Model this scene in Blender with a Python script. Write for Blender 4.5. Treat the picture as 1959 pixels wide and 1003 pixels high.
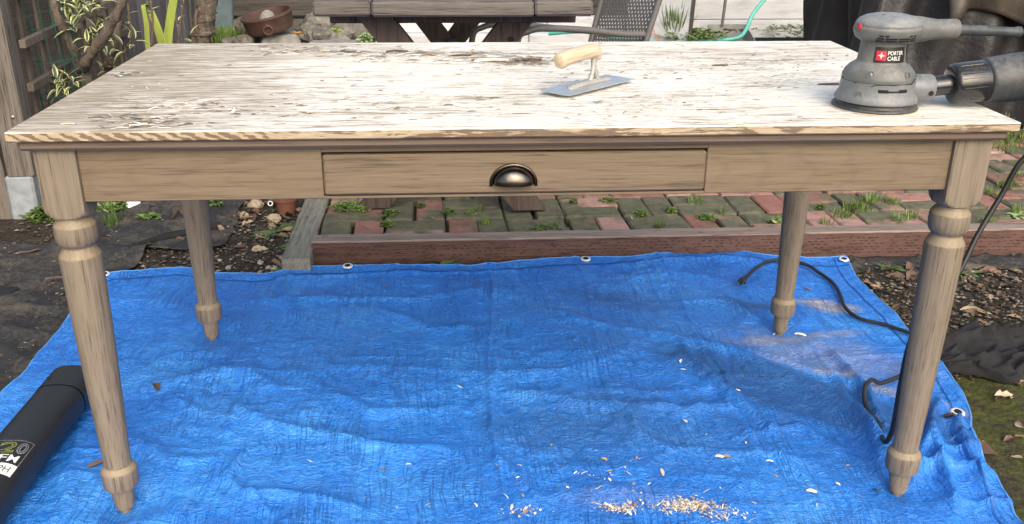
import bpy, bmesh, math, random
import numpy as np
from mathutils import Vector, Matrix, Quaternion
R = math.radians
random.seed(7); rng = np.random.default_rng(7)
for o in list(bpy.data.objects): bpy.data.objects.remove(o)
scene = bpy.context.scene
COL = scene.collection

# ---------------------------------------------------------------- camera
CAM = Vector((-0.1276, -1.479, 1.1324)); PITCH, YAW, ROLL, FPX = 0.3874, 0.0678, 0.0068, 1809.66
FWD = Vector((math.sin(YAW)*math.cos(PITCH), math.cos(YAW)*math.cos(PITCH), -math.sin(PITCH)))
RT0 = Vector((math.cos(YAW), -math.sin(YAW), 0)); UP0 = RT0.cross(FWD)
RT = RT0*math.cos(ROLL)+UP0*math.sin(ROLL); UP = -RT0*math.sin(ROLL)+UP0*math.cos(ROLL)
cd = bpy.data.cameras.new('camera'); cam = bpy.data.objects.new('camera', cd); COL.objects.link(cam)
cam.matrix_world = Matrix(((RT.x, UP.x, -FWD.x, CAM.x), (RT.y, UP.y, -FWD.y, CAM.y), (RT.z, UP.z, -FWD.z, CAM.z), (0, 0, 0, 1)))
cd.sensor_width = 36; cd.lens = 36*FPX/1959; cd.clip_end = 300; cd.clip_start = 0.05
scene.camera = cam
# ---------------------------------------------------------------- light
w = bpy.data.worlds.new('World'); scene.world = w; w.use_nodes = True
nt = w.node_tree; bg = nt.nodes['Background']
sky = nt.nodes.new('ShaderNodeTexSky'); sky.sky_type = 'NISHITA'; sky.sun_disc = False
SUN_EL, SUN_AZ = R(37), R(168)          # azimuth clockwise from +Y (north)
sky.sun_elevation = SUN_EL; sky.sun_rotation = SUN_AZ
sky.dust_density = 6.0; sky.air_density = 1.3; sky.ozone_density = 0.8
nt.links.new(sky.outputs[0], bg.inputs[0]); bg.inputs[1].default_value = 0.15
sl = bpy.data.lights.new('sun', 'SUN'); sl.energy = 1.25; sl.angle = R(70); sl.color = (1, .96, .9)
so = bpy.data.objects.new('sun', sl); COL.objects.link(so)
sd = Vector((math.sin(SUN_AZ)*math.cos(SUN_EL), math.cos(SUN_AZ)*math.cos(SUN_EL), math.sin(SUN_EL)))
so.rotation_euler = (-sd).to_track_quat('-Z', 'Y').to_euler(); so.location = (0, 0, 6)
vs = scene.view_settings; vs.view_transform = 'Standard'; vs.look = 'None'; vs.exposure = 0.62; vs.gamma = 1

# ---------------------------------------------------------------- helpers
def z0(x): return -0.010-0.0165*max(-3, min(3, x))
def ray(px, py): return FWD+RT*((px-979.5)/FPX)-UP*((py-501.5)/FPX)
def G(px, py, z=None):                      # where the ray meets the ground (or a level z)
    d = ray(px, py)
    t = (-0.010-0.0165*CAM.x-CAM.z)/(d.z+0.0165*d.x) if z is None else (z-CAM.z)/d.z
    return CAM+d*t
def A(px, py, y):
    d = ray(px, py); return CAM+d*((y-CAM.y)/d.y)
def tag(o, label, cat, group=None, kind=None):
    o['label'] = label; o['category'] = cat
    if group: o['group'] = group
    if kind: o['kind'] = kind
    return o
def thing(name, label, cat, loc=(0, 0, 0), rz=0, group=None):
    o = bpy.data.objects.new(name, None); o.empty_display_size = .05; COL.objects.link(o); o.location = loc; o.rotation_euler = (0, 0, rz)
    return tag(o, label, cat, group)
def struct(o): o['kind'] = 'structure'; return o
class MB:
    def __init__(s): s.v = []; s.f = []; s.m = []
    def add(s, vs_, fs, m=0):
        b = len(s.v); s.v += [tuple(p) for p in vs_]; s.f += [tuple(i+b for i in f) for f in fs]; s.m += [m]*len(fs); return s
    def box(s, c, size, M=None, bev=0.0, m=0):
        h = [d/2 for d in size]; c = Vector(c); b = min(bev, min(h)*.9)
        if b <= 0:
            vv = [(sx*h[0], sy*h[1], sz*h[2]) for sx in (-1, 1) for sy in (-1, 1) for sz in (-1, 1)]
            ff = [(0, 1, 3, 2), (4, 6, 7, 5), (0, 4, 5, 1), (2, 3, 7, 6), (0, 2, 6, 4), (1, 5, 7, 3)]
        else:
            vv = []; idx = {}
            for sx in (-1, 1):
                for sy in (-1, 1):
                    for sz in (-1, 1):
                        for a in range(3):
                            p = [sx*(h[0]-b), sy*(h[1]-b), sz*(h[2]-b)]; sg = (sx, sy, sz); p[a] = sg[a]*h[a]
                            idx[(sx, sy, sz, a)] = len(vv); vv.append(p)
            ff = []
            for a in range(3):
                o1, o2 = [k for k in range(3) if k != a]
                for sg in (-1, 1):
                    q = []
                    for (p1, p2) in ((-1, -1), (1, -1), (1, 1), (-1, 1)):
                        t = [0]*3; t[a] = sg; t[o1] = p1; t[o2] = p2; q.append(idx[(*t, a)])
                    ff.append(tuple(q))
                for p1 in (-1, 1):
                    for p2 in (-1, 1):
                        q = []
                        for (sg, ax) in ((-1, o1), (1, o1), (1, o2), (-1, o2)):
                            t = [0]*3; t[a] = sg; t[o1] = p1; t[o2] = p2; q.append(idx[(*t, ax)])
                        ff.append(tuple(q))
            for sx in (-1, 1):
                for sy in (-1, 1):
                    for sz in (-1, 1): ff.append(tuple(idx[(sx, sy, sz, a)] for a in range(3)))
        if M is not None: vv = [c+M@Vector(p) for p in vv]
        else: vv = [c+Vector(p) for p in vv]
        return s.add(vv, ff, m)
    def beam(s, p, q, w_, h_, up=(0, 0, 1), bev=.003, m=0):      # a board from p to q
        p, q = Vector(p), Vector(q); x = (q-p); L = x.length; x.normalize(); y = Vector(up).cross(x); y.normalize(); z = x.cross(y)
        M = Matrix((x, y, z)).transposed(); return s.box((p+q)/2, (L, w_, h_), M, bev, m)
    def tube(s, pts, rad, seg=8, cap=True, m=0, sq=1.0):
        pts = [Vector(p) for p in pts]; n = len(pts)
        if not hasattr(rad, '__len__'): rad = [rad]*n
        T = [(pts[min(i+1, n-1)]-pts[max(i-1, 0)]).normalized() for i in range(n)]
        a = Vector((0, 0, 1)) if abs(T[0].z) < .9 else Vector((1, 0, 0))
        N = (a-T[0]*a.dot(T[0])).normalized(); vv = []; ff = []
        for i in range(n):
            N = (N-T[i]*N.dot(T[i])).normalized(); B = T[i].cross(N)
            for k in range(seg):
                an = 2*math.pi*k/seg; vv.append(pts[i]+N*(rad[i]*math.cos(an)*sq)+B*(rad[i]*math.sin(an)))
        for i in range(n-1):
            for k in range(seg):
                k2 = (k+1) % seg; ff.append((i*seg+k, i*seg+k2, (i+1)*seg+k2, (i+1)*seg+k))
        if cap: ff += [tuple(range(seg))[::-1], tuple((n-1)*seg+k for k in range(seg))]
        return s.add(vv, ff, m)
    def lathe(s, prof, seg=32, M=None, c=(0, 0, 0), cap=True, m=0, sx=1, sy=1):
        vv = []; ff = []; n = len(prof); c = Vector(c)
        for r_, z_ in prof:
            for k in range(seg):
                an = 2*math.pi*k/seg; p = Vector((r_*math.cos(an)*sx, r_*math.sin(an)*sy, z_)); vv.append(c+(M@p if M else p))
        for i in range(n-1):
            for k in range(seg):
                k2 = (k+1) % seg; ff.append((i*seg+k, i*seg+k2, (i+1)*seg+k2, (i+1)*seg+k))
        if cap: ff += [tuple(range(seg))[::-1], tuple((n-1)*seg+k for k in range(seg))]
        return s.add(vv, ff, m)
    def grid(s, P, m=0, closed=False):          # P: rows x cols x 3
        nr, nc = len(P), len(P[0]); vv = [p for row in P for p in row]; ff = []
        for i in range(nr-1):
            for j in range(nc-1 if not closed else nc):
                j2 = (j+1) % nc; ff.append((i*nc+j, i*nc+j2, (i+1)*nc+j2, (i+1)*nc+j))
        return s.add(vv, ff, m)
    def leaf(s, base, d, up, L, W, curl=.3, m_in=0, m_out=None, fold=.25, n=5, pw=.8):
        base, d, up = Vector(base), Vector(d).normalized(), Vector(up); side = d.cross(up)
        if side.length < 1e-4: side = d.cross(Vector((1, .3, .1)))
        side.normalize(); up = side.cross(d).normalized(); rows = []
        for i in range(n+1):
            t = i/n; c = base+d*(L*t)-up*(curl*L*t*t); ww = W*(math.sin(math.pi*min(1, t**pw*.97+.015)))+.0004
            rows.append([c+side*(ww*k*.5)+up*(abs(k)*ww*fold) for k in (-1, -.5, 0, .5, 1)])
        b = len(s.v); s.v += [tuple(p) for r_ in rows for p in r_]
        for i in range(n):
            for j in range(4):
                s.f.append((b+i*5+j, b+i*5+j+1, b+i*5+j+6, b+i*5+j+5)); s.m.append(m_in if (m_out is None or j in (1, 2)) else m_out)
        return s
    def obj(s, name, mats, parent=None, smooth=False, loc=None, rz=0, ang=40):
        me = bpy.data.meshes.new(name); me.from_pydata(s.v, [], s.f)
        if not isinstance(mats, (list, tuple)): mats = [mats]
        for mm in mats: me.materials.append(mm)
        if len(mats) > 1: me.polygons.foreach_set('material_index', s.m)
        bm = bmesh.new(); bm.from_mesh(me); bmesh.ops.recalc_face_normals(bm, faces=bm.faces); bm.to_mesh(me); bm.free()
        if smooth:
            me.polygons.foreach_set('use_smooth', [True]*len(me.polygons))
            try: me.set_sharp_from_angle(angle=R(ang))
            except Exception: pass
        o = bpy.data.objects.new(name, me); COL.objects.link(o)
        if parent: o.parent = parent
        if loc is not None: o.location = loc
        o.rotation_euler = (0, 0, rz)
        return o
VG = {}
def vnoise(x, y, seed, fx=1.0, fy=None):
    fy = fx if fy is None else fy
    if seed not in VG: VG[seed] = np.random.default_rng(seed).random((256, 256))
    g = VG[seed]; X = np.asarray(x)*fx+1000.5; Y = np.asarray(y)*fy+1000.5
    xi = np.floor(X).astype(int); yi = np.floor(Y).astype(int); fx_ = X-xi; fy_ = Y-yi
    u = fx_*fx_*(3-2*fx_); v = fy_*fy_*(3-2*fy_); q = lambda a, b: g[a % 256, b % 256]
    return (q(xi, yi)*(1-u)+q(xi+1, yi)*u)*(1-v)+(q(xi, yi+1)*(1-u)+q(xi+1, yi+1)*u)*v-.5
def text_mesh(body, size, bold=0.0, align='CENTER', shear=0):
    cu = bpy.data.curves.new('t', 'FONT'); cu.body = body; cu.size = size; cu.offset = bold; cu.align_x = align; cu.shear = shear; cu.resolution_u = 3
    ob = bpy.data.objects.new('t', cu); COL.objects.link(ob); bpy.context.view_layer.update()
    me = bpy.data.meshes.new_from_object(ob.evaluated_get(bpy.context.evaluated_depsgraph_get()))
    vv = [tuple(v.co) for v in me.vertices]; ff = [tuple(p.vertices) for p in me.polygons]
    bpy.data.objects.remove(ob); bpy.data.curves.remove(cu); bpy.data.meshes.remove(me); return vv, ff

# ---------------------------------------------------------------- materials
class NT:
    def __init__(s, name):
        s.mat = bpy.data.materials.new(name); s.mat.use_nodes = True; s.t = s.mat.node_tree; s.b = s.t.nodes['Principled BSDF']
    def n(s, ty, **kw):
        nd = s.t.nodes.new('ShaderNode'+ty)
        for k, v in kw.items():
            if k in ('op',): nd.operation = v
            elif hasattr(nd, k): setattr(nd, k, v)
        return nd
    def l(s, a, b): s.t.links.new(a, b)
    def set(s, sock, v):
        if isinstance(v, bpy.types.NodeSocket): s.l(v, sock)
        else: sock.default_value = v if not (isinstance(v, tuple) and len(v) == 3 and sock.type == 'RGBA') else (*v, 1)
    def co(s, kind='Object', scale=(1, 1, 1), rot=(0, 0, 0), loc=(0, 0, 0)):
        if kind == 'Position': src = s.n('NewGeometry').outputs['Position']
        else: src = s.n('TexCoord').outputs[kind]
        mp = s.n('Mapping'); s.l(src, mp.inputs[0]); mp.inputs['Scale'].default_value = scale; mp.inputs['Rotation'].default_value = rot; mp.inputs['Location'].default_value = loc
        return mp.outputs[0]
    def noise(s, co, scale=5, detail=4, rough=.55, dist=0):
        nd = s.n('TexNoise'); s.l(co, nd.inputs['Vector']); nd.inputs['Scale'].default_value = scale; nd.inputs['Detail'].default_value = detail
        nd.inputs['Roughness'].default_value = rough; nd.inputs['Distortion'].default_value = dist; return nd.outputs['Fac']
    def vor(s, co, scale=5, feature='F1', rnd=1):
        nd = s.n('TexVoronoi'); nd.feature = feature; s.l(co, nd.inputs['Vector']); nd.inputs['Scale'].default_value = scale; nd.inputs['Randomness'].default_value = rnd; return nd.outputs['Distance']
    def ramp(s, f, stops):
        nd = s.n('ValToRGB'); s.l(f, nd.inputs[0]); e = nd.color_ramp.elements
        while len(e) < len(stops): e.new(.5)
        for el, (p, c) in zip(e, stops): el.position = p; el.color = (c, c, c, 1) if not isinstance(c, tuple) else (*c, 1)
        return nd.outputs[0]
    def math(s, op, a, b=None, c=None, clamp=False):
        nd = s.n('Math', op=op); nd.use_clamp = clamp; s.set(nd.inputs[0], a)
        if b is not None: s.set(nd.inputs[1], b)
        if c is not None: s.set(nd.inputs[2], c)
        return nd.outputs[0]
    def mix(s, f, a, b, mode='MIX'):
        nd = s.n('MixRGB'); nd.blend_type = mode; s.set(nd.inputs[0], f); s.set(nd.inputs[1], a); s.set(nd.inputs[2], b); return nd.outputs[0]
    def rnd(s): return s.n('ObjectInfo').outputs['Random']
    def xyz(s, kind='Object'):
        sp = s.n('SeparateXYZ'); s.l(s.co(kind), sp.inputs[0]); return sp.outputs
    def mask(s, centre, rx, ry, rot=0, soft=.4, kind='Position', wob=.5, nscale=8):
        co = s.co(kind, loc=(-centre[0], -centre[1], 0)); mp = s.n('Mapping'); mp.vector_type = 'TEXTURE'; s.l(co, mp.inputs[0])
        mp.inputs['Rotation'].default_value = (0, 0, rot); mp.inputs['Scale'].default_value = (rx, ry, 1e3)
        ln = s.n('VectorMath', op='LENGTH'); s.l(mp.outputs[0], ln.inputs[0]); key = ('w', round(nscale/12)); s.c = getattr(s, 'c', {})
        if key not in s.c: s.c[key] = s.noise(s.co(kind), nscale, 3, .6)
        nz = s.c[key]
        d = s.math('ADD', ln.outputs['Value'], s.math('MULTIPLY', s.math('SUBTRACT', nz, .5), wob*2))
        return s.math('DIVIDE', s.math('SUBTRACT', 1.0+soft/2, d), soft, clamp=True)
    def bump(s, h, strength=.3, dist=.01, prev=None):
        nd = s.n('Bump'); s.l(h, nd.inputs['Height']); nd.inputs['Strength'].default_value = strength; nd.inputs['Distance'].default_value = dist
        if prev is not None: s.l(prev, nd.inputs['Normal'])
        return nd.outputs[0]
    def out(s, col=None, rough=None, metal=None, normal=None, spec=None, **kw):
        b = s.b.inputs
        if col is not None: s.set(b['Base Color'], col)
        if rough is not None: s.set(b['Roughness'], rough)
        if metal is not None: s.set(b['Metallic'], metal)
        if normal is not None: s.l(normal, b['Normal'])
        if spec is not None: b['Specular IOR Level'].default_value = spec
        for k, v in kw.items(): s.set(b[k], v)
        return s.mat
def simple(name, c1, c2=None, scale=20, rough=.7, bump=.2, metal=0, stretch=(1, 1, 1), rnd=0, spec=.4, bscale=None, bd=.004, kind='Object', lo=.3, hi=.7):
    s = NT(name); co = s.co(kind, stretch); f = s.noise(co, scale, 5, .6); c2 = c2 or tuple(x*.6 for x in c1)
    col = s.ramp(f, [(lo, c2), (hi, c1)])
    if rnd:
        k = s.math('MULTIPLY_ADD', s.rnd(), rnd*2, 1-rnd); hs = s.n('HueSaturation'); s.l(col, hs.inputs['Color']); s.l(k, hs.inputs['Value']); col = hs.outputs[0]
    nm = s.bump(s.noise(co, bscale or scale*2, 5, .65), bump, bd) if bump else None
    return s.out(col, rough, metal, nm, spec)
def wood(name, light, dark, along='x', grain=55, line=.5, rough=.72, bump=.35, figure=False, kind='Object', rnd=0, ratio=28, pore=1.0, spec=.3):
    s = NT(name); st = {'x': (1/ratio, 1, 1), 'y': (1, 1/ratio, 1), 'z': (1, 1, 1/ratio)}[along]
    co = s.co(kind, st)
    if rnd:
        ad = s.n('VectorMath', op='ADD'); s.l(co, ad.inputs[0]); cb = s.n('CombineXYZ'); rr = s.math('MULTIPLY', s.rnd(), 37)
        for i in range(3): s.l(rr, cb.inputs[i])
        s.l(cb.outputs[0], ad.inputs[1]); co = ad.outputs[0]
    broad = s.noise(co, grain*.5, 3, .6, .5); mid = s.noise(co, grain*2.4, 2, .6); fine = s.noise(co, grain*8, 2, .6)
    f = s.math('ADD', s.math('MULTIPLY', broad, .28), s.math('ADD', s.math('MULTIPLY', mid, .34), s.math('MULTIPLY', fine, .38)))
    col = s.ramp(f, [(.39, dark), (.5, tuple(l*.6+d*.4 for l, d in zip(light, dark))), (.61, light)])
    pores = s.ramp(s.math('ADD', s.math('MULTIPLY', fine, .6), s.math('MULTIPLY', mid, .4)), [(.37, 0.0), (.44, 1.0)])
    col = s.mix(s.math('MULTIPLY', s.math('SUBTRACT', 1, pores), line*pore), col, tuple(d*.55 for d in dark))
    if figure:
        wv = s.n('TexWave'); wv.wave_type = 'RINGS'; wv.rings_direction = 'Y'
        fc = s.co(kind, (.16, 1, 1), loc=(0.055, 0, -.672)); s.l(fc, wv.inputs[0]); wv.inputs['Scale'].default_value = 26; wv.inputs['Distortion'].default_value = 3.2; wv.inputs['Detail'].default_value = 2; wv.inputs['Detail Scale'].default_value = 1.4
        k = s.ramp(wv.outputs['Fac'], [(.0, 1.0), (.16, 0.0)]); col = s.mix(s.math('MULTIPLY', k, .14), col, tuple(d*.6 for d in dark))
    if rnd:
        k = s.math('MULTIPLY_ADD', s.rnd(), rnd*2, 1-rnd); hs = s.n('HueSaturation'); s.l(col, hs.inputs['Color']); s.l(k, hs.inputs['Value']); col = hs.outputs[0]
    return s.out(col, rough, 0, s.bump(f, bump, .004), spec)

# table woods
def tabletop_mat():
    s = NT('sanded_oak_top'); x, y, z = s.xyz()
    g1 = s.noise(s.co(scale=(1.5, 17, 1)), 7, 5, .72, .5); g2 = s.noise(s.co(scale=(4, 36, 1)), 6, 4, .75); big = s.noise(s.co(scale=(1, 3.0, 1)), 3.0, 5, .62, .3)
    # less sanding at the left end and in patches
    lf_ = s.ramp(s.math('ADD', s.math('MULTIPLY', x, -.75), s.math('MULTIPLY', s.math('SUBTRACT', big, .5), 1.3)), [(.24, 0.0), (.56, 1.0)])
    streak = s.math('SUBTRACT', s.math('ADD', s.math('MULTIPLY', g1, .85), s.math('MULTIPLY', big, .40)), s.math('MULTIPLY', lf_, .12))
    m = s.ramp(streak, [(.505, 0.0), (.555, .7), (.66, 1.0)])
    tan = s.ramp(g2, [(.3, (.23, .19, .14)), (.7, (.40, .35, .275))]); white = s.ramp(g2, [(.30, (.44, .405, .34)), (.40, (.63, .60, .54)), (.52, (.79, .775, .72)), (.66, (.88, .87, .83))])
    col = s.mix(m, tan, white); col = s.mix(s.math('MULTIPLY', lf_, .55), col, s.ramp(g1, [(.35, (.26, .22, .165)), (.65, (.37, .325, .255))]))
    # torn dark flecks that follow the grain
    fl = s.noise(s.co(scale=(2.6, 13, 1)), 13, 5, .78, .8); reg = s.noise(s.co(scale=(1, 2.5, 1), loc=(3, 1, 0)), 3.4, 3, .55)
    fk = s.ramp(s.math('SUBTRACT', fl, s.math('MULTIPLY', s.math('SUBTRACT', reg, .5), .62)), [(.325, 1.0), (.375, 0.0)])
    col = s.mix(s.math('MULTIPLY', fk, .48), col, (.20, .165, .125))
    # split seam near the back, and worn reddish patches right of it
    ax = s.mask((-.13, .695), .42, .016, rot=R(-4.5), soft=.7, wob=.75, nscale=34); sn = s.ramp(s.noise(s.co(scale=(1, 6, 1)), 22, 4, .7), [(.44, 0.0), (.54, 1.0)])
    col = s.mix(s.math('MULTIPLY', s.math('MULTIPLY', ax, sn), .9), col, (.075, .058, .045))
    rd = s.mask((.50, .69), .34, .075, soft=.9, wob=.6, nscale=9); rn = s.ramp(s.noise(s.co(scale=(1, 9, 1)), 9, 5, .7), [(.46, 0.0), (.60, 1.0)])
    col = s.mix(s.math('MULTIPLY', s.math('MULTIPLY', rd, rn), .75), col, (.33, .25, .20))
    h = s.math('ADD', s.math('MULTIPLY', g1, .6), s.math('ADD', s.math('MULTIPLY', g2, .35), s.math('MULTIPLY', fk, -.5)))
    return s.out(col, .78, 0, s.bump(h, .6, .004), .25)
def edge_mat():
    s = NT('half_sanded_edge'); x, y, z = s.xyz()
    n1 = s.noise(s.co(scale=(7, 1, 30), rot=(0, R(14), 0)), 1.3, 6, .62, 1.6); n2 = s.noise(s.co(scale=(3.2, 1, 60)), 2.0, 5, .65, .8)
    wv = s.n('TexWave'); s.l(s.co(scale=(1, 0, 2.4), rot=(0, R(40), 0)), wv.inputs[0]); wv.inputs['Scale'].default_value = 15; wv.inputs['Distortion'].default_value = 3.5; wv.inputs['Detail'].default_value = 3; wv.inputs['Detail Scale'].default_value = 4
    lfe = s.ramp(x, [(.0, 0.0), (1.0, 0.0)]); k = s.math('MULTIPLY', s.math('SUBTRACT', s.math('MULTIPLY', x, -1), .35), 3, clamp=True)
    f = s.math('ADD', s.math('MULTIPLY', n1, .55), s.math('MULTIPLY', n2, .40)); f = s.math('ADD', f, s.math('MULTIPLY', s.math('MULTIPLY', s.math('SUBTRACT', wv.outputs['Fac'], .45), k), .42)); m = s.ramp(f, [(.445, 0.0), (.475, 1.0)])
    g = s.noise(s.co(scale=(2, 1, 30)), 20, 4, .6)
    col = s.mix(m, s.ramp(g, [(.3, (.13, .093, .064)), (.7, (.21, .152, .106))]), s.ramp(g, [(.3, (.31, .245, .16)), (.7, (.48, .395, .285))]))
    return s.out(col, .75, 0, s.bump(m, .3, .002), .25)
M_TOP = tabletop_mat(); M_EDGE = edge_mat()
M_APRON = wood('oak_apron', (.205, .160, .110), (.150, .113, .076), 'x', 40, .5, .6, .2, True)
M_DRAWER = wood('oak_drawer', (.190, .147, .101), (.130, .097, .067), 'x', 52, .7, .65, .45)
M_LEG = wood('oak_leg', (.232, .194, .148), (.138, .110, .083), 'z', 66, .6, .68, .35)
M_TURN = wood('oak_turned_neck', (.28, .23, .16), (.22, .175, .12), 'z', 30, .2, .5, .1)
M_LIP = wood('oak_lip', (.18, .135, .104), (.12, .088, .068), 'x', 30, .4, .6, .15)
M_GAP = simple('dark_gap', (.05, .036, .026), rough=.9, bump=0)
M_PEWTER = simple('aged_pewter', (.16, .148, .132), (.07, .063, .056), 60, .20, .06, 1.0)
# outdoor woods
M_TIMBER = wood('red_stained_timber', (.132, .074, .064), (.068, .038, .034), 'x', 40, .8, .8, .6, ratio=14)
M_TIMBERTOP = wood('weathered_timber_top', (.30, .25, .22), (.15, .115, .10), 'x', 50, .7, .85, .6)
M_GREYBOARD = wood('grey_weathered_board', (.24, .235, .20), (.12, .115, .095), 'y', 45, .8, .85, .8, rnd=.12)
M_POST = wood('fence_post_wood', (.18, .160, .14), (.075, .064, .055), 'z', 45, .8, .85, .6, rnd=.1)
M_PICKET = wood('grey_picket', (.17, .16, .165), (.08, .075, .075), 'z', 42, .7, .85, .5, rnd=.3)
M_SLAT = wood('trellis_slat', (.15, .125, .105), (.075, .06, .05), 'z', 60, .6, .85, .4, rnd=.2)
M_DARKBOARD = wood('dark_shed_board', (.10, .09, .082), (.05, .044, .04), 'x', 40, .6, .85, .5, rnd=.2)
M_PICNIC = wood('picnic_plank', (.155, .14, .128), (.062, .054, .05), 'x', 45, .7, .8, .5, rnd=.12)
M_PICNICLEG = wood('picnic_leg_stain', (.110, .082, .072), (.052, .038, .034), 'z', 40, .6, .7, .4, rnd=.1)
M_BLUEBOARD = simple('faded_blue_board', (.13, .185, .21), (.075, .105, .125), 14, .8, .3)
M_WHITEPAINT = simple('weathered_white_paint', (.50, .515, .54), (.30, .31, .33), 9, .7, .35, stretch=(.4, 1, 2), lo=.25, hi=.55, rnd=.06)
M_GALV = simple('pale_painted_base', (.30, .335, .37), (.18, .205, .23), 26, .7, .3)
# stone, clay, soil
def brick_mat():
    s = NT('mossy_brick'); r_ = s.rnd(); pos = s.co('Position'); n = s.noise(pos, 26, 6, .65); pit = s.noise(pos, 190, 3, .6); mo = s.noise(pos, 4.2, 5, .62, .3)
    red = s.ramp(s.math('ADD', s.math('MULTIPLY', n, .6), s.math('MULTIPLY', r_, .4)), [(.25, (.22, .105, .085)), (.5, (.33, .175, .145)), (.75, (.40, .26, .225))])
    moss = s.ramp(n, [(.3, (.062, .072, .048)), (.55, (.108, .122, .080)), (.75, (.145, .17, .085))])
    rr = s.math('FRACT', s.math('MULTIPLY', r_, 17.31))
    mm_ = s.mask((.12, 1.55), .50, .30, soft=.9, wob=.5, nscale=5); f = s.ramp(s.math('ADD', s.math('ADD', s.math('MULTIPLY', mo, .75), s.math('MULTIPLY', rr, .36)), s.math('MULTIPLY', mm_, .05)), [(.48, 0.0), (.60, .92)])
    col = s.mix(f, red, moss); col = s.mix(s.ramp(pit, [(.3, .5), (.4, 0.0)]), col, (.04, .035, .03)); st_ = s.ramp(s.noise(pos, 14, 6, .75, .6), [(.52, 0.0), (.66, .55)]); col = s.mix(st_, col, (.052, .05, .038))
    return s.out(col, .9, 0, s.bump(s.math('ADD', n, s.math('MULTIPLY', pit, .5)), .6, .004), .25)
M_BRICK = brick_mat()
M_JOINT = simple('joint_soil', (.05, .04, .03), (.02, .016, .012), 60, .95, .8, bd=.006)
def soil_mat():
    s = NT('garden_soil'); pos = s.co('Position'); n = s.noise(pos, 9, 8, .7); f = s.noise(pos, 70, 5, .7); sp = s.vor(pos, 120)
    col = s.ramp(s.math('ADD', s.math('MULTIPLY', n, .5), s.math('MULTIPLY', f, .5)), [(.3, (.018, .015, .012)), (.5, (.042, .035, .028)), (.68, (.095, .08, .066))])
    mo = s.mask((1.45, .15), .75, .62, soft=.6, wob=.75, nscale=5); mn = s.ramp(s.noise(pos, 17, 6, .7), [(.36, 0.0), (.55, 1.0)])
    mcol = s.ramp(f, [(.3, (.035, .045, .012)), (.7, (.125, .135, .035))]); col = s.mix(s.math('MULTIPLY', s.math('MULTIPLY', mo, mn), .92), col, mcol)
    fl = s.ramp(sp, [(.06, 1.0), (.12, 0.0)]); ff_ = s.math('MULTIPLY', fl, s.ramp(s.noise(pos, 13, 2), [(.45, 0.0), (.6, .8)])); col = s.mix(ff_, col, (.28, .24, .19))
    return s.out(col, .95, 0, s.bump(s.math('ADD', s.math('MULTIPLY', n, 1.2), f), .9, .012), .2)
M_SOIL = soil_mat()
def fabric_mat():
    s = NT('black_landscape_fabric'); pos = s.co('Position'); n = s.noise(pos, 6, 6, .7); f = s.noise(pos, 90, 4, .7)
    d = s.ramp(s.math('ADD', s.math('MULTIPLY', n, .7), s.math('MULTIPLY', f, .3)), [(.47, 0.0), (.60, .85)])
    col = s.mix(d, s.ramp(f, [(.3, (.018, .019, .021)), (.7, (.040, .041, .044))]), (.10, .087, .070))
    return s.out(col, .8, 0, s.bump(s.math('ADD', n, s.math('MULTIPLY', f, .35)), .5, .008), .3)
M_FABRIC = fabric_mat()
M_COVER = simple('black_grill_cover', (.026, .026, .030), (.012, .012, .014), 7, .5, .5, bscale=26, bd=.012, spec=.5)
M_COVERBROWN = simple('brown_cover_lining', (.066, .054, .046), (.034, .028, .024), 7, .5, .4, bscale=18, bd=.01)
M_CLOTH = simple('black_cloth', (.030, .031, .035), (.014, .014, .016), 22, .9, .35, spec=.2)
M_RUST = simple('rusty_clay_pot', (.115, .066, .054), (.065, .036, .030), 16, .7, .25)
M_TERRA = simple('terracotta', (.24, .095, .058), (.13, .055, .036), 14, .8, .2)
M_CONC = simple('concrete', (.30, .295, .28), (.17, .168, .16), 26, .9, .6)
M_ROCK = simple('rough_rock', (.24, .225, .195), (.09, .085, .072), 16, .9, 1.0, bd=.02, rnd=.25)
M_PEBBLE = simple('pale_pebble', (.48, .44, .36), (.28, .25, .2), 40, .7, .2, rnd=.25)
M_GREYMETAL = simple('grey_powder_coat', (.135, .135, .14), (.11, .11, .112), 40, .45, .05, rnd=.05)
M_TEAL = simple('teal_hose_rubber', (.12, .50, .43), (.09, .42, .37), 12, .4, .05)
M_PINK = simple('pink_string', (.62, .26, .22), rough=.8, bump=0)
M_WIRE = simple('green_coated_wire', (.02, .10, .08), (.012, .07, .055), 20, .5, 0)
M_DUSTPAN = simple('grey_plastic_pan', (.30, .31, .30), (.2, .21, .2), 20, .5, .1)
# plants
M_LG = simple('leaf_green', (.10, .17, .05), (.05, .09, .026), 30, .55, .15, rnd=.2)
M_LG2 = simple('weed_green', (.17, .25, .065), (.07, .12, .03), 60, .55, .15, rnd=.25)
M_LY = simple('leaf_yellow_green', (.34, .40, .09), (.20, .27, .05), 9, .45, .1, stretch=(3, 3, .3))
M_LC = simple('leaf_cream_margin', (.66, .66, .40), (.48, .52, .26), 18, .5, .1)
M_LP = simple('succulent_pale_green', (.36, .46, .24), (.22, .31, .14), 24, .55, .1)
M_BARK = simple('rough_bark', (.22, .18, .145), (.06, .048, .04), 34, .95, 1.0, bd=.02, stretch=(1, 1, .35))
M_TWIG = simple('thin_twig', (.17, .12, .10), (.08, .055, .045), 40, .9, .3)
M_DL = [simple('dead_leaf_tan', (.30, .21, .135), (.17, .11, .07), 24, .75, .3, rnd=.25), simple('dead_leaf_brown', (.165, .105, .075), (.08, .052, .038), 24, .75, .3, rnd=.25), simple('dead_leaf_pale', (.50, .42, .30), (.32, .25, .17), 24, .75, .3, rnd=.2)]
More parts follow.
